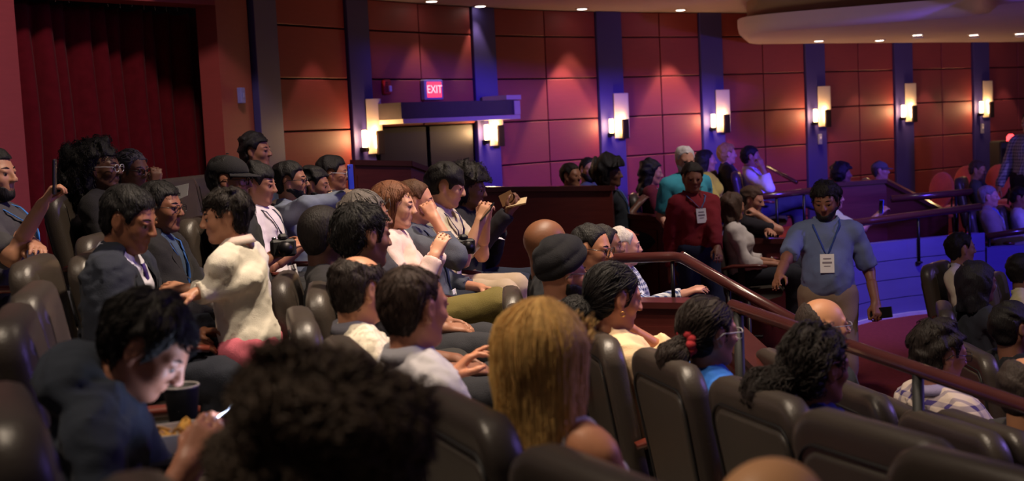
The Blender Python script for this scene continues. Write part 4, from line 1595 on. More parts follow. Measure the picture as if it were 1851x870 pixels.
for p, q in zip(pw[:-1], pw[1:]):
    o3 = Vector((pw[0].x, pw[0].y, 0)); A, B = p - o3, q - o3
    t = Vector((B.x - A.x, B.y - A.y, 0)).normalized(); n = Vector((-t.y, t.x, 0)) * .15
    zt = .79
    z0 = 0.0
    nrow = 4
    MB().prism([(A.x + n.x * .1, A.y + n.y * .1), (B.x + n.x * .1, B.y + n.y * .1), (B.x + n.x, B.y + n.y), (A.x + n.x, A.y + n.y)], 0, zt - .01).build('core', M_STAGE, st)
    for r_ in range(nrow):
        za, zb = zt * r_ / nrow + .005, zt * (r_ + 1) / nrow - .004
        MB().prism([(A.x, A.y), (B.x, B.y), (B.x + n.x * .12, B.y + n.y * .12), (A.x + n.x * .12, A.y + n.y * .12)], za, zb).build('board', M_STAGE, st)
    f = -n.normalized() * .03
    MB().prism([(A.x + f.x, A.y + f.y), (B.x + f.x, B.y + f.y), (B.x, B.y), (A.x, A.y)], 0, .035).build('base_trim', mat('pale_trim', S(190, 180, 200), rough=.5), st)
P2 = [at(1784, 455, 13.45), at(1900, 448, 13.5)]
o2 = MB()
for p, q in zip(P2[:-1], P2[1:]):
    t = Vector((q.x - p.x, q.y - p.y, 0)).normalized(); n = Vector((-t.y, t.x, 0)) * .12
    o2.prism([(p.x, p.y), (q.x, q.y), (q.x + n.x, q.y + n.y), (p.x + n.x, p.y + n.y)], 0, .62)
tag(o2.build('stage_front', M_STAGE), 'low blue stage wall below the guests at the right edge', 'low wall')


def rail(label, pts, r=.028, posts=(), posth=.9, capm=M_MAHOG_H, pm=M_METAL, flat=None, postr=.016, group='handrails'):
    P = [at(*q) for q in pts]
    o = empty('handrail', (P[0].x, P[0].y, P[0].z), 0, label, 'handrail', group)
    # round the corners
    Q = [P[0]]
    for i in range(1, len(P) - 1):
        a = P[i] + (P[i - 1] - P[i]).normalized() * .05; c = P[i] + (P[i + 1] - P[i]).normalized() * .05
        for k in range(5):
            u = k / 4
            Q.append(a * (1 - u) ** 2 + P[i] * 2 * u * (1 - u) + c * u * u)
    Q.append(P[-1])
    mb = MB(); mb.tube([p - P[0] for p in Q], r, 12, flat=flat); mb.build('rail', capm, o)
    for (i, u, hgt) in posts:
        p = P[i] * (1 - u) + P[i + 1] * u - P[0]
        mb = MB(); mb.tube([(p.x, p.y, p.z - hgt), (p.x, p.y, p.z - r * .6)], postr, 10); mb.lathe([(postr * 2.4, 0), (postr * 2.4, .012), (postr, .02)], 12, (p.x, p.y, p.z - hgt))
        po = mb.build('post', pm, o)
    return o


rail('mahogany handrail bending down the steps beside the white-haired man', [(1066, 468, 6.5), (1228, 464, 6.35), (1440, 582, 5.6)], r=.026,
     posts=[(0, .92, .3), (1, .45, .6)], flat=(1.0, 1.0), postr=.01)
rail('long polished handrail crossing in front of the empty seats at right', [(1322, 552, 4.85), (1600, 648, 4.2), (1860, 738, 3.68), (1990, 782, 3.45)], r=.024,
     posts=[(1, .25, 1.05), (0, .05, .8)], postr=.02, pm=M_BLACKPL)
rail('dark handrail below the outstretched hand of the man in polo', [(1232, 462, 6.6), (1366, 540, 6.9), (1452, 588, 7.1)], r=.024, posts=[(0, .9, .7)], postr=.01)
parapet('step_wall', [(1135, 545, 6.15), (1256, 546, 5.95)], .0, 'low mahogany wall with a ledge under the first handrail', thick=.12, cap_h=.03)
parapet('step_wall', [(1256, 548, 5.9), (1420, 706, 5.0)], .0, 'sloping red-brown stair wall behind the woman with the red hair tie', thick=.08, cap_h=.03)
rail('short handrail with blue sheen by the round-backed chairs', [(1612, 360, 14.0), (1756, 347, 14.2)], r=.04, posts=[(0, .8, .6)], flat=(1, 1), group='handrails')
rail('longer handrail lit blue above the low stage wall', [(1478, 412, 12.4), (1565, 401, 12.9), (1772, 374, 13.3)], r=.04, posts=[(1, .45, .5), (1, .9, .5), (0, .5, .5)])
rail('handrail lit blue in front of the guests at the right edge', [(1782, 428, 13.5), (1900, 410, 13.6)], r=.035, posts=[(0, .05, .5)])
rail('thin dark rail behind the man with crossed legs', [(1376, 356, 13.2), (1466, 345, 13.6)], r=.035, posts=[(0, .3, .5), (0, .85, .5)])
rail('sloping rail on the red wall behind the man in a white shirt', [(1388, 302, 17.0), (1440, 330, 16.4)], r=.025)
# sloped dark stair wall right
pp = [at(1520, 332, 14.6), at(1602, 322, 14.8), at(1705, 385, 14.4)]
parapet('stair_wall', [(1512, 330, 14.6), (1602, 324, 14.8), (1712, 382, 14.5)], 0, 'dark stair wall sloping down behind the blue-lit rails', thick=.1, panels=False)
# raised floor of the boxes at the back
pf = MB()
pf.prism([(p.x, p.y) for p in (at(700, 300, 11.8), at(1105, 300, 12.0), at(1300, 300, 11.9), at(1440, 300, 12.6), wp(1470), wp(1293), wp(1109), wp(1000), wp(877), wp(700))], 0, .42)
structure(pf.build('floor_box', M_CARPET), 'raised carpeted floor of the guest box')


def banquet_chair(px, py, Y, yaw, label):
    """round-backed stacking chair; (px, py) = centre of the back pad"""
    p = at(px, py, Y)
    z0 = p.z - .78
    o = empty('banquet_chair', (p.x, p.y, z0), math.radians(yaw), label, 'chair', 'round-backed red chairs')
    red = mat('coral_fabric', S(226, 104, 104), rough=.85, var=.1, sheen=.2)
    mb = MB()
    for w, k in ((-.025, .9), (-.01, 1.0), (.01, 1.0), (.025, .9)):
        pass
    V = []; n = 20
    for (x, k) in ((-.025, .9), (-.012, 1.0), (.012, 1.0), (.025, .9)):
        for i in range(n):
            a = 2 * math.pi * i / n
            y = .2 * k * math.cos(a); z = .23 * k * math.sin(a)
            V.append((-.2 + x - .1 * (z), y * (1 - .12 * (z < 0) * abs(z) / .23), .78 + z))
    fs = [(l * n + i, l * n + (i + 1) % n, (l + 1) * n + (i + 1) % n, (l + 1) * n + i) for l in range(3) for i in range(n)] + [tuple(reversed(range(n))), tuple(range(3 * n, 4 * n))]
    mb.add(V, fs, True); mb.build('backrest', red, o)
    MB().box((.02, 0, .45), (.42, .42, .07), bevel=.03).build('seat', red, o)
    for sx in (-.17, .19):
        for sy in (-.19, .19):
            l = MB(); l.tube([(sx, sy, .43), (sx * 1.15, sy * 1.05, 0)], .012, 8); l.build('leg', M_METAL, o)
    for sy in (-.17, .17):
        l = MB(); l.tube([(-.17, sy, .43), (-.2, sy, .75)], .012, 8); l.build('back_frame', M_METAL, o)
    return o


banquet_chair(1683, 345, 16.5, -150, 'round-backed coral chair standing apart, left of the man in grey polo')
banquet_chair(1728, 332, 17.0, -150, 'round-backed coral chair just left of the man in grey polo')
banquet_chair(1786, 330, 16.8, -150, 'round-backed coral chair right behind the man in grey polo')
banquet_chair(1822, 322, 17.2, -150, 'round-backed coral chair beside the standing man at the right edge')
# loudspeaker-like dark cabinet and red beacon at the right edge
p = at(1820, 292, 18.5)
o = empty('cabinet', (p.x, p.y, p.z), 0, 'dark cabinet standing against the wall at the right edge', 'cabinet')
MB().box((0, 0, -.3), (.36, .4, 1.2), bevel=.02).build('body', M_BLACKPL, o)
MB().box((0, -.205, -.2), (.3, .012, .8), bevel=.004).build('front_grille', mat('grille', S(18, 16, 18), rough=.8, bump=.6, bscale=300), o)
p = at(1827, 252, 18.4)
o = empty('warning_light', (p.x, p.y, at(1827, 275, 18.4).z), 0, 'small red lamp on top of the dark cabinet', 'lamp')
MB().lathe([(.05, 0), (.05, .03), (.03, .05), (.03, .12)], 12).build('base', M_BLACKPL, o)
MB().lathe([(.04, .12), (.06, .14), (.06, .22), (.03, .26)], 12).build('dome', mat('red_lamp', S(230, 30, 40), emit=(1, .05, .06), estr=2.5, var=0), o)
# ------------------------------------------------------------------ the audience, nearest rows first
BLK = S(20, 17, 17)
G_A, G_N, G_B, G_Z = 'people in the row of the suited man', 'people in the row of the blonde woman', 'people in the row with empty seats', 'people in the upper row'
CURLY = dict(len=(.03, .05), seg=7, rad=.0017, curl=.005, curlf=11, off=(-.004, .004), lift=.003)
SHORTS_ = dict(len=(.02, .045), seg=4, rad=.001, off=(0, .002), lift=.001)

person('curly', 'out-of-focus foreground head with big dark curly hair', 604, 862, 1.5, TZ['A'], hy=62, skin=S(110, 74, 56), hair='afro',
       hcol=S(70, 55, 42), hp=dict(thick=0.015, amp=.012, freq=42, hx=.075, hz=.03, nape=-.14, add=[((-.05, 0, -.05), (.095, .098, .09))]), nstr=3600,
       strk=dict(len=(.05, .09), seg=9, rad=.0026, curl=.009, curlf=14, off=(-.006, .012), lift=.02), top=S(84, 40, 110), hpit=4, group=G_A)
person('hoodie', 'young man in a navy hooded jacket bent over his glowing phone', 270, 628, 2.72, TZ['A'], lean=24, hpit=40, hy=-4, yaw=10, skin=S(176, 120, 96),
       hair='short', hcol=S(26, 20, 17), hp=dict(thick=0.016, amp=.006, freq=70, side=.0, nape=-.07), nstr=2200, strk=dict(len=(.03, .06), seg=5, rad=.0012, off=(0, .004), lift=.003),
       top=S(44, 50, 62), hood=True, rh=(338, 838, 2.55), lh=(372, 800, 2.75), rcurl=.7, lcurl=.7, bot=S(34, 36, 46), rup=(0, -1, .5), lup=(0, 1, .5), group=G_A)
person('suit', 'man in a dark navy suit with purple tie looking down', 236, 398, 4.75, TZ['A'], lean=8, hpit=18, hy=-14, yaw=2, skin=S(148, 96, 70), hair='short',
       hcol=BLK, hp=dict(thick=0.013, amp=.003, freq=60, hz=.07, hx=.066), nstr=1200, strk=SHORTS_, top=S(208, 204, 220), jacket=S(38, 42, 54), tie=S(62, 40, 120), collar=S(215, 212, 228),
       rh=('L', .28, -.12, .64), lh=('L', .33, .08, .66), bot=S(32, 35, 46), sleeve=1.97, group=G_A)
person('boy', 'boy in a loose white shirt and pink shorts turned to the suited man', 406, 392, 4.85, TZ['N'], yaw=168, hy=196, pose='stand', lean=6, hpit=6, skin=S(186, 132, 104),
       hair='short', hcol=S(30, 22, 18), hp=dict(thick=0.018, amp=.009, freq=60, side=.01, hz=.05), nstr=1500, strk=dict(len=(.03, .06), seg=5, rad=.0013, off=(0, .004), lift=.004),
       top=S(226, 218, 202), sleeve=1.9, bot=S(214, 110, 128), shorts=True, rh=(352, 532, 4.65), lh=(342, 524, 4.9), build=1.05, collar=S(210, 190, 180), neckline=.072)
person('denim_jacket', 'man with glasses in a black jacket over a blue shirt, badge on a lanyard', 292, 376, 5.85, TZ['A'], lean=3, hpit=4, hy=-12, skin=S(140, 92, 70), hair='short', hcol=BLK,
       hp=dict(thick=0.015, amp=.004, freq=60), nstr=500, strk=SHORTS_, glasses=S(24, 22, 26), top=S(58, 74, 100), jacket=S(34, 32, 34), lanyard=S(50, 90, 160), badge=-.0, bot=S(66, 78, 98),
       legs=dict(rk=(.46, -.02, .60), ra=(.63, .10, .42)), shoe=S(48, 54, 84), rh=('L', .38, -.05, .66), lh=('L', .36, .1, .64), group=G_A)
# far part of the suited man's row
person('cap', 'man in a black cap resting a camera on his lap', 416, 326, 6.75, TZ['A'], hy=-4, hpit=4, skin=S(160, 108, 86), hair='short', hcol=BLK, hp=dict(thick=0.010), cap_col=S(26, 24, 27),
       top=S(36, 36, 40), sleeve=.8, rh=(505, 458, 6.6), lh=(515, 448, 6.9), bot=S(34, 33, 36), glasses=S(30, 28, 30), group=G_A)
person('vest', 'youth in a white vest over a lilac T-shirt with a dark lanyard', 466, 334, 7.25, TZ['A'], hy=-6, hpit=8, skin=S(170, 118, 94), hair='short', hcol=BLK, hp=dict(thick=0.018, amp=.006, freq=60, hz=.045),
       top=S(214, 204, 214), sleeve=.7, lanyard=S(40, 44, 70), badge=.06, rh=(545, 446, 7.1), lh=(556, 432, 7.4), bot=S(48, 48, 56), group=G_A)
person('blueshirt', 'man with glasses in a light blue dress shirt holding up a phone', 526, 328, 7.8, TZ['A'], hy=-2, skin=S(158, 108, 86), hair='short', hcol=BLK, hp=dict(thick=0.014, amp=.004), glasses=S(30, 28, 30), beard=.004,
       top=S(116, 124, 144), collar=S(124, 134, 154), sleeve=1.95, rh=(627, 358, 7.55), rcurl=.9, rpole=(-.2, -1, .05), rup=(-.6, -.8, .2), lh=('L', .3, .1, .64), bot=S(52, 58, 76), group=G_A)
person('plaid_blue', 'dark-haired bearded man in a navy checked shirt, behind the light blue shirt', 570, 336, 8.35, TZ['A'], hy=-8, hpit=6, skin=S(140, 94, 74), hair='short', hcol=BLK, hp=dict(thick=0.020, amp=.01, freq=50), beard=.005,
       top=cloth(S(54, 66, 110), pattern=('gingham', 22, S(120, 130, 165))), bot=S(40, 42, 52), group=G_A)
person('blazer', 'man with glasses in a beige blazer beside the raised phone', 603, 314, 8.9, TZ['A'], hy=0, hpit=4, skin=S(164, 112, 86), hair='short', hcol=BLK, hp=dict(thick=0.016, amp=.006, freq=60), glasses=S(200, 200, 205),
       top=S(60, 58, 66), jacket=S(176, 150, 118), bot=S(60, 56, 60), group=G_A)
# upper row at left
person('phone_man', 'man at the left edge in a charcoal polo filming with a raised phone', -12, 316, 5.6, TZ['Z'], hy=-12, yaw=2, lean=-8, skin=S(176, 126, 100), hair='short', hcol=BLK, beard=.006,
       top=S(66, 64, 70), sleeve=.9, rh=(76, 372, 5.3), rcurl=.95, rup=(-.9, -.4, .1), rpole=(-.2, -.5, -1), lh=(78, 462, 5.15), lpole=(-.4, .6, -.8), lanyard=S(60, 120, 200), badge=.16, bot=S(40, 40, 46), group=G_Z)
person('puff', 'woman with large swept-back black hair, glasses and a black jacket', 183, 304, 6.6, TZ['Z'], hy=-6, hpit=2, skin=S(92, 60, 46), hair='puff', hcol=S(20, 17, 17), hp=dict(thick=.022, amp=.012, freq=50, hx=.036, hz=.06, add=[((-.02, 0, .1), (.07, .06, .06))]),
       nstr=1200, strk=CURLY, glasses=S(190, 190, 190), top=S(34, 32, 34), female=True, bot=S(36, 34, 40), group=G_Z)
person('braids', 'woman with pulled-back braided grey-black hair holding a hand to her face', 240, 308, 7.3, TZ['Z'], hy=-26, hpit=6, skin=S(116, 76, 58), hair='bun', hcol=S(84, 80, 82), hp=dict(thick=0.008, amp=.003, freq=140, side=-.03, bun=(-.13, 0, -.05), bunr=.05, hz=.06),
       nstr=700, strk=dict(len=(.06, .1), seg=6, rad=.003, off=(0, .003), back=(-.14, 0, -.02)), glasses=S(30, 28, 30), top=cloth(S(190, 185, 180), pattern=('blotch', 28, S(20, 18, 20))), female=True, rh=(282, 338, 7.05), rcurl=.6, rpole=(.5, -.3, -1), rup=(.6, -1, .2),
       lh=(312, 372, 6.9), lcurl=.8, bot=S(196, 182, 158), group=G_Z)
person('backrow', 'man with wavy black hair at the back, in front of the wall strip', 464, 274, 9.0, TZ['Z'], hy=-14, skin=S(150, 102, 80), hair='short', hcol=BLK, hp=dict(thick=0.023, amp=.01, freq=55), top=S(70, 80, 104), bot=S(40, 40, 48), group=G_Z)

# the blonde woman's row
person('blonde', 'woman with long straight blonde hair and bare shoulders, seen from behind', 985, 638, 2.72, TZ['N'], yaw=42, hy=62, skin=S(206, 140, 104), hair='long', hcol=S(224, 178, 106), hp=dict(thick=0.013, amp=.003, freq=40, len=.33, wide=.045, hx=.06),
       nstr=4200, strk=dict(len=(.2, .36), seg=10, rad=.0018, off=(0, .004), down=.9, crown=(-.02, 0, .12), jitter=.04), female=True, strap=S(235, 228, 222), top=None, bot=S(70, 74, 88), bodyres=.014, group=G_N)
person('bald_edge', 'bald tan crown at the bottom edge, in front of the empty seat backs', 1406, 972, 1.6, TZ['N'], skin=S(196, 146, 104), hair='none', top=S(60, 60, 66), hy=40, bot=S(50, 50, 56), group=G_N)
person('whiteshirt', 'man with thinning dark hair in a white-grey shirt, hand raised over his knee', 752, 556, 3.5, TZ['N'], hy=42, yaw=22, hpit=6, skin=S(190, 128, 98), hair='short', hcol=S(58, 43, 36), hp=dict(thick=0.008, bald=(.03, 0, .15, .066), amp=.003, freq=80, nape=-.09, hz=.09, hx=.042),
       nstr=2000, strk=SHORTS_, top=S(202, 198, 204), collar=S(196, 194, 204), sleeve=1.95, rh=('L', .30, -.14, .64), lh=(815, 682, 3.85), lcurl=(.5, .2, .4, .5), rcurl=.3, bot=S(54, 48, 42), lup=(-.2, .2, 1), group=G_N)
person('balding', 'balding man in a white patterned shirt with a grey collar', 652, 524, 4.15, TZ['N'], hy=40, hpit=8, yaw=18, skin=S(194, 136, 104), hair='short', hcol=S(38, 28, 24), hp=dict(thick=0.011, amp=.003, freq=80, nape=-.09, bald=(-.005, 0, .165, .098)), nstr=1300, strk=SHORTS_,
       top=cloth(S(226, 216, 196), pattern=('blotch', 40, S(196, 186, 168))), collar=S(128, 126, 138), sleeve=1.9, bot=S(120, 112, 104), group=G_N)
person('wavy', 'dark-haired man with thick wavy black hair, two seats beyond the balding man', 658, 428, 4.85, TZ['N'], hy=36, hpit=4, skin=S(126, 84, 66), hair='short', hcol=BLK, hp=dict(thick=.010, amp=.008, freq=60, nape=-.085, side=-.01), nstr=1700, strk=dict(len=(.025, .045), seg=5, rad=.0015, off=(0, .004), lift=.003, curl=.002, curlf=5),
       top=S(38, 36, 42), bot=S(36, 36, 42), group=G_N)
person('shaved', 'man with close-cropped hair and dark skin in a black shirt', 589, 425, 5.3, TZ['N'], hy=38, skin=S(82, 52, 42), hair='short', hcol=S(30, 24, 22), hp=dict(thick=0.006, amp=.001, nape=-.08), top=S(44, 42, 44), bot=S(52, 50, 50), group=G_N)
person('grey', 'person with straight greying hair, only the crown showing above the wavy hair', 664, 394, 5.95, TZ['N'], hy=20, skin=S(150, 104, 84), hair='halflong', hcol=S(96, 88, 84), hp=dict(thick=0.011, amp=.003, len=.16), nstr=700, strk=dict(len=(.05, .1), seg=5, rad=.0022, off=(0, .003)), top=S(60, 58, 64), bot=S(44, 44, 50), group=G_N)
person('brunette', 'woman with long straight brown hair, pale blouse and olive trousers', 714, 372, 6.75, TZ['N'], hy=-4, hpit=6, lean=-2, skin=S(214, 160, 132), hair='long', hcol=S(104, 62, 38), hp=dict(thick=0.012, amp=.002, len=.26, wide=.03), nstr=900, strk=dict(len=(.05, .1), seg=6, rad=.0016, off=(0, .003), down=.8),
       female=True, top=S(214, 186, 180), sleeve=1.9, rh=(785, 462, 6.6), lh=(792, 455, 6.85), bot=S(110, 98, 50), legs=dict(rk=(.50, .02, .60), ra=(.72, .06, .26)), group=G_N)
person('denim', 'man with short brown hair in a blue denim shirt, hand at his chin', 752, 366, 7.25, TZ['N'], hy=2, hpit=4, skin=S(214, 152, 124), hair='short', hcol=S(88, 58, 38), hp=dict(thick=0.012, amp=.003, hz=.08), top=S(84, 88, 102), sleeve=1.6, collar=S(84, 88, 102), rh=(786, 396, 7.05), rcurl=.8, rpole=(.6, -.3, -1), rup=(.5, -1, 0),
       bot=S(38, 42, 58), shorts=True, lanyard=S(60, 70, 110), badge=.03, group=G_N)
person('bowl', 'youth with a black bowl haircut and cream vest reading a phone', 808, 336, 7.8, TZ['N'], hy=-6, hpit=16, lean=6, skin=S(216, 160, 128), hair='short', hcol=S(26, 22, 20), hp=dict(thick=0.020, amp=.006, freq=60, hz=.02, side=-.035, sx=-.01), top=S(214, 200, 178), sleeve=.85, collar=S(226, 214, 196), rh=(868, 400, 7.6), lh=(878, 394, 7.85), rcurl=.8, lcurl=.8,
       rpole=(-.2, -.5, -1), bot=S(206, 184, 156), lanyard=S(70, 62, 110), badge=.1, group=G_N)
person('afro', 'person with dark curly hair in black holding up a brown notebook', 850, 342, 8.4, TZ['N'], hy=-14, hpit=10, lean=4, skin=S(120, 82, 64), hair='afro', hcol=S(30, 25, 23), hp=dict(thick=.035, amp=.012, freq=55, nape=-.12), nstr=800, strk=CURLY, top=S(34, 32, 38), sleeve=1.95, rh=(918, 386, 8.0), rcurl=.7, rup=(0, -.4, -1), lh=(905, 416, 8.3), bot=S(44, 50, 66), group=G_N)

# row with the empty seats
person('bunwoman', 'woman in a cream blouse with a low black bun and gold earring', 1112, 538, 4.65, TZ['B'], hy=20, yaw=8, hpit=12, lean=-17, skin=S(176, 116, 90), hair='bun', hcol=S(22, 18, 18), hp=dict(thick=0.012, amp=.003, freq=60, side=-.02, nape=-.09, bun=(-.135, .02, -.085), bunr=.072), nstr=1800, strk=dict(len=(.05, .11), seg=6, rad=.0018, off=(0, .004), back=(-.14, 0, -.06)),
       female=True, top=S(226, 194, 152), sleeve=1.4, rh=('L', .30, -.10, .68), lh=(1138, 596, 4.8), lcurl=1.0, lpole=(.4, .5, -1), bot=S(50, 50, 60), group=G_B)
person('scrunchie', 'woman with glasses, her brown ponytail held by a red hair tie', 1283, 602, 4.1, TZ['B'], hy=26, hpit=4, skin=S(170, 116, 92), hair='pony', hcol=S(40, 29, 24), hp=dict(thick=0.011, amp=.003, freq=60, side=-.02, bun=(-.115, -.01, -.03), tail=(-.15, -.02, -.15), bunr=.05, tie=S(178, 52, 58), nape=-.08), nstr=1700, strk=dict(len=(.05, .1), seg=6, rad=.0017, off=(0, .004), back=(-.115, -.01, -.03)),
       female=True, glasses=S(190, 185, 190), top=S(50, 110, 200), bot=S(40, 40, 50), group=G_B)
person('ponytail', 'woman with dark wavy ponytail in blue, beside the empty seats', 1480, 664, 3.6, TZ['B'], hy=26, hpit=6, skin=S(150, 96, 74), hair='pony', hcol=S(36, 29, 26), hp=dict(thick=0.015, amp=.009, freq=55, side=-.02, bun=(-.13, 0, -.03), tail=(-.21, .03, -.14), bunr=.055, nape=-.085), nstr=2000, strk=dict(len=(.05, .09), seg=7, rad=.002, off=(0, .007), lift=.008, curl=.005, curlf=9, back=(-.12, 0, -.04)),
       female=True, top=S(44, 52, 130), bot=S(40, 40, 50), group=G_B)
person('turban', 'bearded man in a black turban and dark green jacket', 1018, 496, 5.3, TZ['B'], hy=24, hpit=4, skin=S(160, 110, 86), hair='none', hcol=BLK, turban=S(20, 19, 24), beard=.018, glasses=S(60, 60, 66), top=S(48, 52, 44), collar=S(46, 60, 84), bot=S(44, 44, 48), group=G_B)
person('bald_brown', 'bald brown-skinned man in black beyond the turban', 990, 444, 5.9, TZ['B'], hy=24, skin=S(116, 74, 50), hair='none', top=S(30, 30, 34), bot=S(36, 36, 40), group=G_B)
person('glasses_face', 'man with glasses whose forehead shows behind the turban', 1070, 450, 6.35, TZ['B'], hy=-24, hpit=8, skin=S(176, 120, 92), hair='short', hcol=BLK, hp=dict(thick=0.008, hz=.085), glasses=S(26, 24, 28), top=S(70, 66, 78), bot=S(44, 44, 50), group=G_B)
person('capback', 'dark-haired man partly hidden beside the white-haired man', 1093, 446, 6.85, TZ['B'], hy=0, skin=S(140, 96, 76), hair='short', hcol=S(36, 30, 28), hp=dict(thick=0.011), top=S(60, 60, 72), bot=S(44, 44, 50), group=G_B)
person('whitehair', 'white-haired man in a blue gingham shirt, arm along the ledge', 1128, 446, 7.2, TZ['B'], hy=4, hpit=2, skin=S(214, 156, 138), hair='short', hcol=S(206, 196, 190), hp=dict(thick=0.009, amp=.002, hz=.085, hx=.06, bald=(.05, 0, .13, .055)), top=cloth(S(214, 216, 228), pattern=('gingham', 36, S(52, 66, 120))), sleeve=1.92, rh=(1236, 532, 6.75), rcurl=.5, rpole=(-.3, -.6, -.8),
       bot=S(60, 64, 84), group=G_B)
person('bald_glasses', 'bald man with glasses below the man in the polo', 1490, 590, 5.15, TZ['C'], hy=8, skin=S(206, 146, 108), hair='short', hcol=S(56, 46, 42), hp=dict(thick=0.006, amp=.001, nape=-.08, bald=(.02, 0, .07, .102)), glasses=S(150, 150, 170), top=S(48, 50, 62), bot=S(44, 44, 50))
person('plaid', 'man with glasses in a purple and cream plaid shirt', 1700, 640, 5.0, .0, hy=14, yaw=16, hpit=8, skin=S(184, 128, 106), hair='short', hcol=S(34, 27, 24), hp=dict(thick=0.016, amp=.007, freq=60, nape=-.085), nstr=900, strk=SHORTS_, glasses=S(24, 22, 26),
       top=cloth(S(214, 196, 186), pattern=('plaid', 14, S(70, 58, 120))), collar=S(150, 140, 180), sleeve=1.95, rh=('L', .36, -.12, .66), bot=S(80, 98, 132))
person('edge_bald', 'balding man cut by the right edge of the picture', 1860, 706, 4.2, .12, hy=20, skin=S(206, 146, 108), hair='short', hcol=S(60, 50, 46), hp=dict(thick=0.008, bald=(.03, 0, .12, .09)), top=S(60, 58, 60), bot=S(50, 50, 56))
person('black_top', 'dark-haired person in black at the right edge above the plaid shirt', 1832, 592, 6.0, .0, hy=16, skin=S(120, 80, 64), hair='short', hcol=BLK, hp=dict(thick=0.014, amp=.006, freq=60), top=S(26, 26, 30), bot=S(30, 30, 36), yaw=10)
person('longhair', 'person with long dark hair and a black quilted jacket at right', 1770, 512, 7.3, .0, hy=20, skin=S(120, 84, 70), hair='long', hcol=S(24, 22, 30), hp=dict(thick=0.020, amp=.006, freq=50, len=.16, wide=.05), top=S(44, 46, 58), bot=S(30, 30, 36), yaw=10)
person('beige', 'dark-haired man in a beige shirt before the blue stage wall', 1738, 450, 9.3, .0, hy=4, skin=S(150, 108, 92), hair='short', hcol=BLK, hp=dict(thick=0.013), top=S(206, 196, 180), bot=S(40, 40, 48), collar=S(190, 185, 180))
person('edge_black', 'black-haired person at the right edge below the blue rail', 1850, 490, 8.5, .0, hy=10, skin=S(120, 84, 70), hair='short', hcol=BLK, hp=dict(thick=0.020), top=S(200, 190, 150), bot=S(40, 40, 48))

# standing men
person('polo', 'man in a blue-grey polo with lanyard badge walking up the aisle', 1492, 364, 8.4, .0, pose='stand', yaw=-104, hy=-112, hpit=14, skin=S(126, 82, 62), hair='short', hcol=S(22, 18, 18), hp=dict(thick=0.020, amp=.007, freq=55, hz=.055), nstr=900, strk=dict(len=(.02, .03), seg=5, rad=.0015, curl=.003, curlf=8, off=(-.004, .002), lift=.001), beard=.005,
       top=S(100, 112, 148), sleeve=.86, collar=S(104, 116, 152), lanyard=S(48, 70, 130), badge=.19, rh=(1402, 512, 7.95), rpole=(-1, -.15, -.2), rcurl=.25, rup=(.2, -.6, .6), lh=(1583, 548, 8.25), lpole=(-1, .15, 0), lcurl=.9, bot=S(128, 108, 92), build=1.0, belly=.005, shoe=S(40, 40, 46))
person('maroon', 'man in a maroon zip sweater with a badge standing in the aisle', 1252, 322, 11.0, .03, pose='stand', yaw=-72, hy=-88, hpit=8, skin=S(146, 98, 76), hair='short', hcol=S(44, 36, 32), hp=dict(thick=0.015, amp=.006, freq=60, hz=.06), top=S(128, 30, 42), sleeve=1.9, lanyard=S(90, 100, 150), badge=.28, lh=(1298, 458, 10.6), rh=(1214, 486, 10.95), build=.93,
       bot=S(34, 40, 70), collar=S(110, 30, 40))
person('turquoise', 'heavy white-haired man in a turquoise T-shirt standing in the box', 1239, 290, 11.95, .15, pose='stand', yaw=-64, hy=-80, hpit=10, skin=S(206, 150, 128), hair='short', hcol=S(212, 204, 204), hp=dict(thick=0.013, amp=.005, freq=60, hz=.075), beard=.008, top=S(62, 152, 176), sleeve=.85, bot=S(50, 70, 130), build=1.25, belly=.06, text='EST')
# guests in the boxes at the back
GB = 'guests seated in the box at the back'
person('box1', 'young dark-haired man looking over the mahogany parapet', 1033, 318, 12.9, .45, hy=-40, yaw=-20, skin=S(150, 102, 80), hair='short', hcol=S(34, 27, 24), hp=dict(thick=0.014), top=S(50, 60, 100), group=GB)
person('box2', 'bearded man with glasses turned towards the camera in the box', 1064, 308, 13.5, .45, hy=-62, yaw=-20, hroll=-10, skin=S(176, 126, 104), hair='short', hcol=BLK, hp=dict(thick=0.011), beard=.008, glasses=S(26, 24, 26), top=S(66, 74, 110), group=GB)
person('box3', 'person with a big dark afro and black top in the box', 1104, 315, 12.5, .42, hy=-20, yaw=-10, skin=S(96, 62, 50), hair='afro', hcol=BLK, hp=dict(thick=.05, amp=.014, freq=50, nape=-.14), top=S(34, 38, 46), lanyard=S(70, 110, 180), rh=(1155, 368, 12.6), lh=(1160, 362, 12.8), group=GB)
person('box4', 'woman with long curly black hair in a maroon T-shirt', 1178, 312, 12.9, .42, hy=4, yaw=-8, hpit=8, skin=S(166, 112, 90), hair='long', hcol=BLK, hp=dict(thick=0.015, amp=.01, freq=50, len=.2, wide=.05), female=True, top=S(96, 26, 40), sleeve=.7, bot=S(100, 116, 150), lanyard=S(150, 150, 170), group=GB)
person('box5', 'woman with straight black hair in a yellow-green jacket', 1277, 291, 14.3, .5, hy=0, yaw=-10, skin=S(170, 120, 98), hair='long', hcol=BLK, hp=dict(thick=0.010, len=.2), female=True, top=S(176, 170, 40), group=GB)
person('box6', 'blond-haired person in a dark jacket beside the yellow jacket', 1315, 279, 15.7, .5, hy=10, yaw=-10, skin=S(206, 150, 128), hair='short', hcol=S(170, 128, 76), hp=dict(thick=0.019, amp=.006, side=-.02), female=True, top=S(60, 70, 130), jacket=S(44, 38, 36), group=GB)
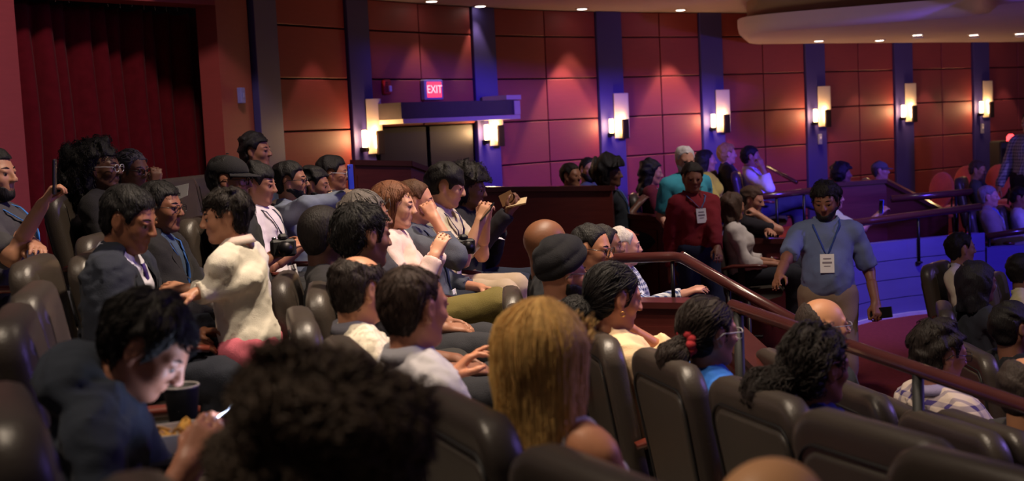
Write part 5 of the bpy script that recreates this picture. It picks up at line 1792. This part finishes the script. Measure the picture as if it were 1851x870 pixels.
person('box7', 'man in a white shirt with crossed legs and hand at his mouth', 1358, 284, 15.0, .5, hy=-10, yaw=-14, hpit=4, skin=S(150, 102, 84), hair='short', hcol=BLK, hp=dict(thick=0.015), top=S(214, 206, 218), sleeve=1.6, collar=S(220, 214, 226), rh=(1378, 302, 14.7), rcurl=.9, rpole=(.5, -.4, -1), bot=S(50, 52, 72), legs=dict(rk=(.48, .0, .62), ra=(.70, .16, .50)), lanyard=S(80, 90, 150), group=GB)
person('box8', 'person with brown shoulder-length hair in a white top, seen from behind', 1326, 374, 11.3, .2, hy=30, yaw=-10, skin=S(180, 126, 100), hair='halflong', hcol=S(80, 60, 50), hp=dict(thick=0.019, amp=.007, freq=50, len=.12), female=True, top=S(206, 196, 192), sleeve=1.5, group='guests at the lower box front')
person('box9', 'person with brown hair and dark top leaning chin on hands', 1361, 362, 11.9, .2, hy=-30, yaw=-20, hpit=12, skin=S(190, 134, 110), hair='short', hcol=S(80, 58, 46), hp=dict(thick=0.015, amp=.006), top=S(40, 36, 44), sleeve=.8, rh=(1370, 388, 11.72), rcurl=1.1, rpole=(.6, -.3, -1), lh=(1393, 420, 11.5), group='guests at the lower box front')
person('hidden_arm', 'person in a pale green shirt holding out a phone behind the polo man', 1506, 358, 13.9, .0, hy=0, yaw=-6, skin=S(150, 104, 84), hair='short', hcol=BLK, hp=dict(thick=0.014), top=S(170, 176, 130), sleeve=.9, rh=(1590, 386, 13.6), rcurl=.8, rpole=(-.2, -.6, -.8))
person('far_dark', 'person with dark tied-up hair above the dark stair wall', 1524, 316, 15.3, .3, hy=0, yaw=-10, skin=S(110, 76, 62), hair='afro', hcol=BLK, hp=dict(thick=.03, amp=.01, freq=60), top=S(40, 34, 40))
person('far_cap', 'man in a grey baseball cap above the dark stair wall', 1592, 309, 15.8, .3, hy=-20, yaw=-20, skin=S(170, 124, 104), hair='short', hcol=S(50, 42, 38), hp=dict(thick=0.008), cap_col=S(86, 86, 84), top=S(110, 100, 96))
person('grey_polo', 'man in a dark grey polo with a blue lanyard seated on a coral chair', 1768, 308, 15.4, .28, hy=-40, yaw=-30, hpit=10, skin=S(170, 124, 106), hair='short', hcol=S(70, 58, 50), hp=dict(thick=0.011), top=S(76, 80, 84), sleeve=.85, lanyard=S(60, 90, 190), bot=S(44, 46, 58))
person('tan_suit', 'grey-haired man in a tan suit over a blue shirt at the right', 1788, 356, 14.0, .0, hy=-24, yaw=-24, skin=S(196, 146, 126), hair='short', hcol=S(130, 124, 122), hp=dict(thick=0.011), top=S(80, 110, 190), jacket=S(150, 136, 130), bot=S(36, 36, 46), lanyard=S(200, 200, 215), badge=.05)
person('white_edge', 'dark-haired man in a white shirt at the right edge, seated', 1844, 358, 14.2, .0, hy=-30, yaw=-24, hpit=12, skin=S(150, 104, 88), hair='short', hcol=BLK, hp=dict(thick=0.013), top=S(206, 202, 220), sleeve=1.9, bot=S(36, 36, 46))
person('check_stand', 'standing man in a checked shirt cut by the right edge', 1862, 222, 15.0, .25, pose='stand', yaw=-140, hy=-150, skin=S(176, 126, 104), hair='short', hcol=BLK, top=cloth(S(170, 170, 190), pattern=('gingham', 26, S(90, 90, 120))), sleeve=1.9, rh=('L', .12, -.28, .82), lh=('L', .1, .26, .84), bot=S(44, 40, 46))

# ------------------------------------------------------------------ seats under the audience
SEATED = {
    'curly': 'the curly-haired foreground head', 'hoodie': 'the man in the navy hood', 'suit': 'the man in the navy suit', 'denim_jacket': 'the man with glasses and black jacket',
    'cap': 'the man in the black cap', 'vest': 'the youth in the white vest', 'blueshirt': 'the man in the light blue shirt', 'plaid_blue': 'the man in the navy checked shirt', 'blazer': 'the man in the beige blazer',
    'phone_man': 'the man filming at the left edge', 'puff': 'the woman with large black hair', 'braids': 'the woman with braided hair', 'backrow': 'the man with wavy black hair at the back',
    'blonde': 'the blonde woman', 'bald_edge': 'the bald crown at the bottom edge', 'whiteshirt': 'the man in the white-grey shirt', 'balding': 'the balding man', 'wavy': 'the man with thick wavy hair', 'shaved': 'the man with cropped hair',
    'grey': 'the person with greying hair', 'brunette': 'the brown-haired woman', 'denim': 'the man in denim', 'bowl': 'the youth with bowl haircut', 'afro': 'the person with the brown notebook',
    'bunwoman': 'the woman in the cream blouse', 'scrunchie': 'the woman with the red hair tie', 'ponytail': 'the woman with the wavy ponytail', 'turban': 'the man in the turban', 'bald_brown': 'the bald man in black',
    'glasses_face': 'the man whose forehead shows behind the turban', 'capback': 'the dark-haired man next to white hair', 'whitehair': 'the white-haired man', 'bald_glasses': 'the bald man with glasses', 'plaid': 'the man in plaid',
    'edge_bald': 'the balding man at the right edge', 'black_top': 'the person in black at right', 'longhair': 'the person with long dark hair', 'beige': 'the man in the beige shirt', 'edge_black': 'the black-haired person at right',
    'tan_suit': 'the man in the tan suit', 'white_edge': 'the seated man in white at right', 'far_cap': 'the man in the grey baseball cap', 'far_dark': 'the person with tied-up hair', 'hidden_arm': 'the person in pale green',
    'box1': 'the young man at the parapet', 'box2': 'the bearded box guest', 'box3': 'the box guest with the afro', 'box4': 'the woman in the maroon T-shirt', 'box5': 'the woman in the yellow-green jacket',
    'box6': 'the blond box guest', 'box7': 'the man with crossed legs', 'box8': 'the guest in the white top', 'box9': 'the guest leaning chin on hands', 'grey_polo': 'the man in grey polo'}
for k_, who in SEATED.items():
    p_ = PEOPLE[k_]
    x_, y_ = float(p_['root'][0]), float(p_['root'][1])
    row_yaw = math.degrees(math.atan2(CY - y_, CX - x_)) if y_ < 9 else None
    seat_for(k_, 'dark vinyl auditorium seat under ' + who, row_yaw, {'bunwoman': .05, 'scrunchie': .04}.get(k_, 0))

# empty seats the photograph shows
for (r_, Y_, z_, lab) in (
        (9.02, 3.25, TZ['A'], 'empty seat of the left row beyond the navy hood'),
        (9.02, 3.78, TZ['A'], 'empty seat of the left row just before the suited man'),
        (9.02, 2.15, TZ['A'], 'empty seat of the left row before the navy hood, nearest the left edge'),
        (9.02, 4.88, TZ['A'], 'empty seat between the suited man and the black jacket'),
        (6.3, 4.55, TZ['C'], 'empty black seat left of the plaid shirt, behind the rail'),
        (6.3, 4.0, TZ['C'], 'empty black seat below the plaid shirt, behind the rail'),
        (6.3, 3.45, TZ['C'], 'empty black seat behind the rail, nearest the right edge'),
        (8.2, 6.4, TZ['N'], 'empty seat between the greying hair and the brown-haired woman'),
        (9.85, 6.0, TZ['Z'], 'empty seat between the filming man and the woman with large hair')):
    seat_ring(r_, Y_, z_, lab)
seat_at(1583, 752, 2.68, 'empty dark seat, its grooved back large at the lower right')
seat_at(1815, 826, 2.16, 'empty dark seat cut by the bottom right corner')
seat_at(1096, 828, 1.85, 'seat back at the bottom edge in front of the blonde shoulder')
seat_at(318, 318, 8.05, 'empty taupe seat right of the braided hair, left of a pair')
seat_at(368, 313, 8.65, 'empty taupe seat right of the braided hair, right of a pair')
# ------------------------------------------------------------------ things held or lying about
def hand(key, s):
    return PEOPLE[key]['hands'][s]


hp0, _ = hand('hoodie', 1)
fwd = PEOPLE['hoodie']['head'] - hp0
smart_phone('smart_phone', 'lit phone in the hands of the man in the navy hood', hp0 + np.array((.02, 0, .03)), look_R(fwd), lit=True)
h_, _ = hand('phone_man', -1)
smart_phone('smart_phone', 'dark phone held upright by the man at the left edge', at(99, 320, 5.25), look_R((-1, -.22, .08)))
smart_phone('smart_phone', 'phone in a bright blue case held up by the man in the light blue shirt', at(634, 320, 7.5), look_R((-1, .3, 0)), col=S(40, 60, 190))
h_, _ = hand('bowl', -1)
smart_phone('smart_phone', 'dark phone read by the youth with the bowl haircut', at(880, 384, 7.55), look_R((-.8, -.1, .6), (.5, -.6, .4)))
smart_phone('smart_phone', 'small phone on the lap of the youth in the white vest', at(560, 440, 7.2), look_R((-.3, 0, 1), (1, 0, 0)))
smart_phone('smart_phone', 'blue phone held out by the person in pale green', at(1593, 374, 13.55), look_R((-1, -.4, .1)), col=S(40, 70, 220))
h_, R_ = hand('polo', 1)
smart_phone('smart_phone', 'dark phone in the lowered hand of the man in polo', at(1592, 566, 8.2), look_R((-.5, -1, .3), (1, 0, 0)))

# folded white paper near the black jacket
p = at(314, 353, 6.85)
pp_ = MB()
for (a0, a1) in (((-.075, -.03), (.0, .02)), ((.0, .02), (.075, -.02))):
    pass
V = [(-.08, 0, -.05), (-.01, .02, -.035), (.075, 0, -.005), (-.075, 0, .02), (-.005, .02, .045), (.085, 0, .06)]
V2 = [(x, y + .002, z) for x, y, z in V]
pp_.add(V + V2, [(0, 1, 4, 3), (1, 2, 5, 4), (9, 10, 7, 6), (10, 11, 8, 7), (0, 6, 7, 1), (1, 7, 8, 2), (2, 8, 11, 5), (5, 11, 10, 4), (4, 10, 9, 3), (3, 9, 6, 0)])
o = pp_.build('folded_paper', M_WHITE); o.location = p
tag(o, 'folded white paper held above the head of the man in black jacket', 'paper')

# brown notebook held out
p = at(926, 366, 8.0)
nb_ = empty('notebook', p, math.radians(-12), 'open brown notebook held out by the person in black', 'notebook')
nb_.scale = (.68, .68, .68)
kraft = mat('kraft', S(120, 84, 52), rough=.7)
RX = Matrix.Rotation(math.radians(-10), 3, 'Y') @ Matrix.Rotation(math.radians(22), 3, 'X')
MB().box((.04, 0, .0), (.19, .13, .008), RX, .002).build('pages', mat('notebook_page', S(214, 190, 150), rough=.7), nb_)
MB().box((-.055, .02, .035), (.13, .006, .12), Matrix.Rotation(math.radians(-24), 3, 'Y') @ Matrix.Rotation(math.radians(-20), 3, 'X'), .002).build('cover', kraft, nb_)
MB().box((.035, .002, -.009), (.2, .14, .006), RX, .002).build('cover', kraft, nb_)

p = at(888, 428, 8.1)
o = MB().box((0, 0, 0), (.16, .09, .002)).build('paper_card', M_WHITE); o.location = p; o.rotation_euler = (.1, .25, .3)
tag(o, 'white card on the knee of the person with curly hair', 'card')


def camera_prop(p, label):
    o = empty('photo_camera', p, .3, label, 'camera')
    MB().box((0, 0, 0), (.13, .07, .09), bevel=.012).build('body', M_BLACKPL, o)
    MB().box((0, 0, .055), (.05, .06, .035), bevel=.012).build('viewfinder', M_BLACKPL, o)
    MB().lathe([(.036, 0), (.038, .01), (.038, .07), (.034, .085)], 18, (0, -.03, 0), Matrix.Rotation(math.pi / 2, 3, 'X')).build('lens_barrel', M_METAL, o)
    MB().lathe([(.012, 0), (.012, .012)], 12, (-.045, 0, .045)).build('dial', M_CHROME, o)


camera_prop(at(512, 448, 6.6), 'black camera on the lap of the man in the cap')
camera_prop(at(838, 446, 7.45), 'black camera on the lap of the bowl-haired youth')

# earring
HDb = PEOPLE['bunwoman']
e_ = HDb['root'] + HDb['Rz'] @ (HDb['HD'].pt(-.004, -.092, -.05) * HDb['sc'])
er = MB(); er.tube([(.0085 * math.cos(a), 0, .0085 * math.sin(a)) for a in [i * math.pi / 8 for i in range(17)]], .002, 6, caps=False)
er_o = er.build('earring', mat('gold', S(212, 160, 80), metal=1.0, rough=.25, var=0), HDb['obj'])
er_o.location = tuple(HDb['HD'].pt(-.004, -.094, -.052) * HDb['sc'])

# tan handbag on the step
p = at(908, 600, 5.0)
hb_ = empty('handbag', (p.x, p.y, TZ['B'] + .0), .5, 'tan leather handbag with a looped strap beside the blonde hair', 'bag')
tan = mat('tan_leather', S(176, 112, 56), rough=.5, var=.12, bump=.1)
MB().box((0, 0, .17), (.12, .30, .32), bevel=.035).build('bag_body', tan, hb_)
t = MB(); t.tube([(-.02, .11 * math.cos(a), .30 + .18 * math.sin(a)) for a in [i * math.pi / 10 for i in range(11)]], .009, 8); t.build('strap', tan, hb_)
MB().box((.062, 0, .27), (.01, .05, .03), bevel=.004).build('clasp', mat('gold', S(212, 160, 80), metal=1.0, rough=.25, var=0), hb_)

# snack tray and cup beside the man in the navy hood
p = at(318, 792, 2.95)
tr = empty('snack_box', p, .4, 'open paper food box with yellow crisps by the navy hood', 'food box')
white = mat('paper_box', S(205, 196, 186), rough=.7)
m_ = MB(); m_.box((0, 0, -.02), (.17, .13, .004))
for (sx, sy, w, d_) in ((-.088, 0, .004, .13), (.088, 0, .004, .13), (0, -.067, .17, .004), (0, .067, .17, .004)): m_.box((sx, sy, 0), (w, d_, .045))
m_.build('box', white, tr)
MB().box((-.12, 0, .05), (.004, .13, .13), Matrix.Rotation(-.5, 3, 'Y')).build('lid', white, tr)
rg = random.Random(8)
for k in range(22):
    c_ = MB(); n_ = 8; r0 = rg.uniform(.014, .022)
    V = []
    for i in range(n_):
        a = 2 * math.pi * i / n_
        V.append((r0 * math.cos(a), r0 * .8 * math.sin(a), .006 * math.cos(2 * a)))
    V += [(x, y, z + .002) for x, y, z in V]
    c_.add(V, [tuple(reversed(range(n_))), tuple(range(n_, 2 * n_))] + [(i, (i + 1) % n_, n_ + (i + 1) % n_, n_ + i) for i in range(n_)], True)
    o = c_.build('crisp', mat('crisp', S(206, 150, 60), rough=.6, var=.2), tr)
    o.location = (rg.uniform(-.065, .065), rg.uniform(-.045, .045), rg.uniform(-.01, .028)); o.rotation_euler = (rg.uniform(-.8, .8), rg.uniform(-.8, .8), rg.uniform(0, 6))
p = at(330, 738, 3.15)
cu_ = empty('coffee_cup', p, 0, 'black cup with a pale rim between the hood and the boy', 'cup')
MB().lathe([(.028, -.06), (.032, -.058), (.044, .05), (.044, .056), (.041, .056), (.038, .04)], 24).build('cup_body', M_BLACKPL, cu_)
t = MB(); t.tube([(.0435 * math.cos(a), .0435 * math.sin(a), .057) for a in [i * math.pi / 12 for i in range(25)]], .0028, 6, caps=False); t.build('rim', mat('rim', S(190, 180, 175), rough=.3), cu_)
# tablet arm that carries the cup and the box
p = at(322, 790, 3.02)
tb_ = empty('tablet_arm', (p.x, p.y, TZ['A']), .3, 'dark folding tablet arm carrying the cup and the food box', 'tray table')
MB().box((0, 0, at(318, 792, 2.95).z - .026 - TZ['A']), (.34, .46, .012), bevel=.004).build('tablet', M_BLACKPL, tb_)
t = MB(); t.tube([(0, .2, 0), (0, .2, at(318, 792, 2.95).z - .03 - TZ['A'])], .014, 8); t.build('stem', M_METAL, tb_)
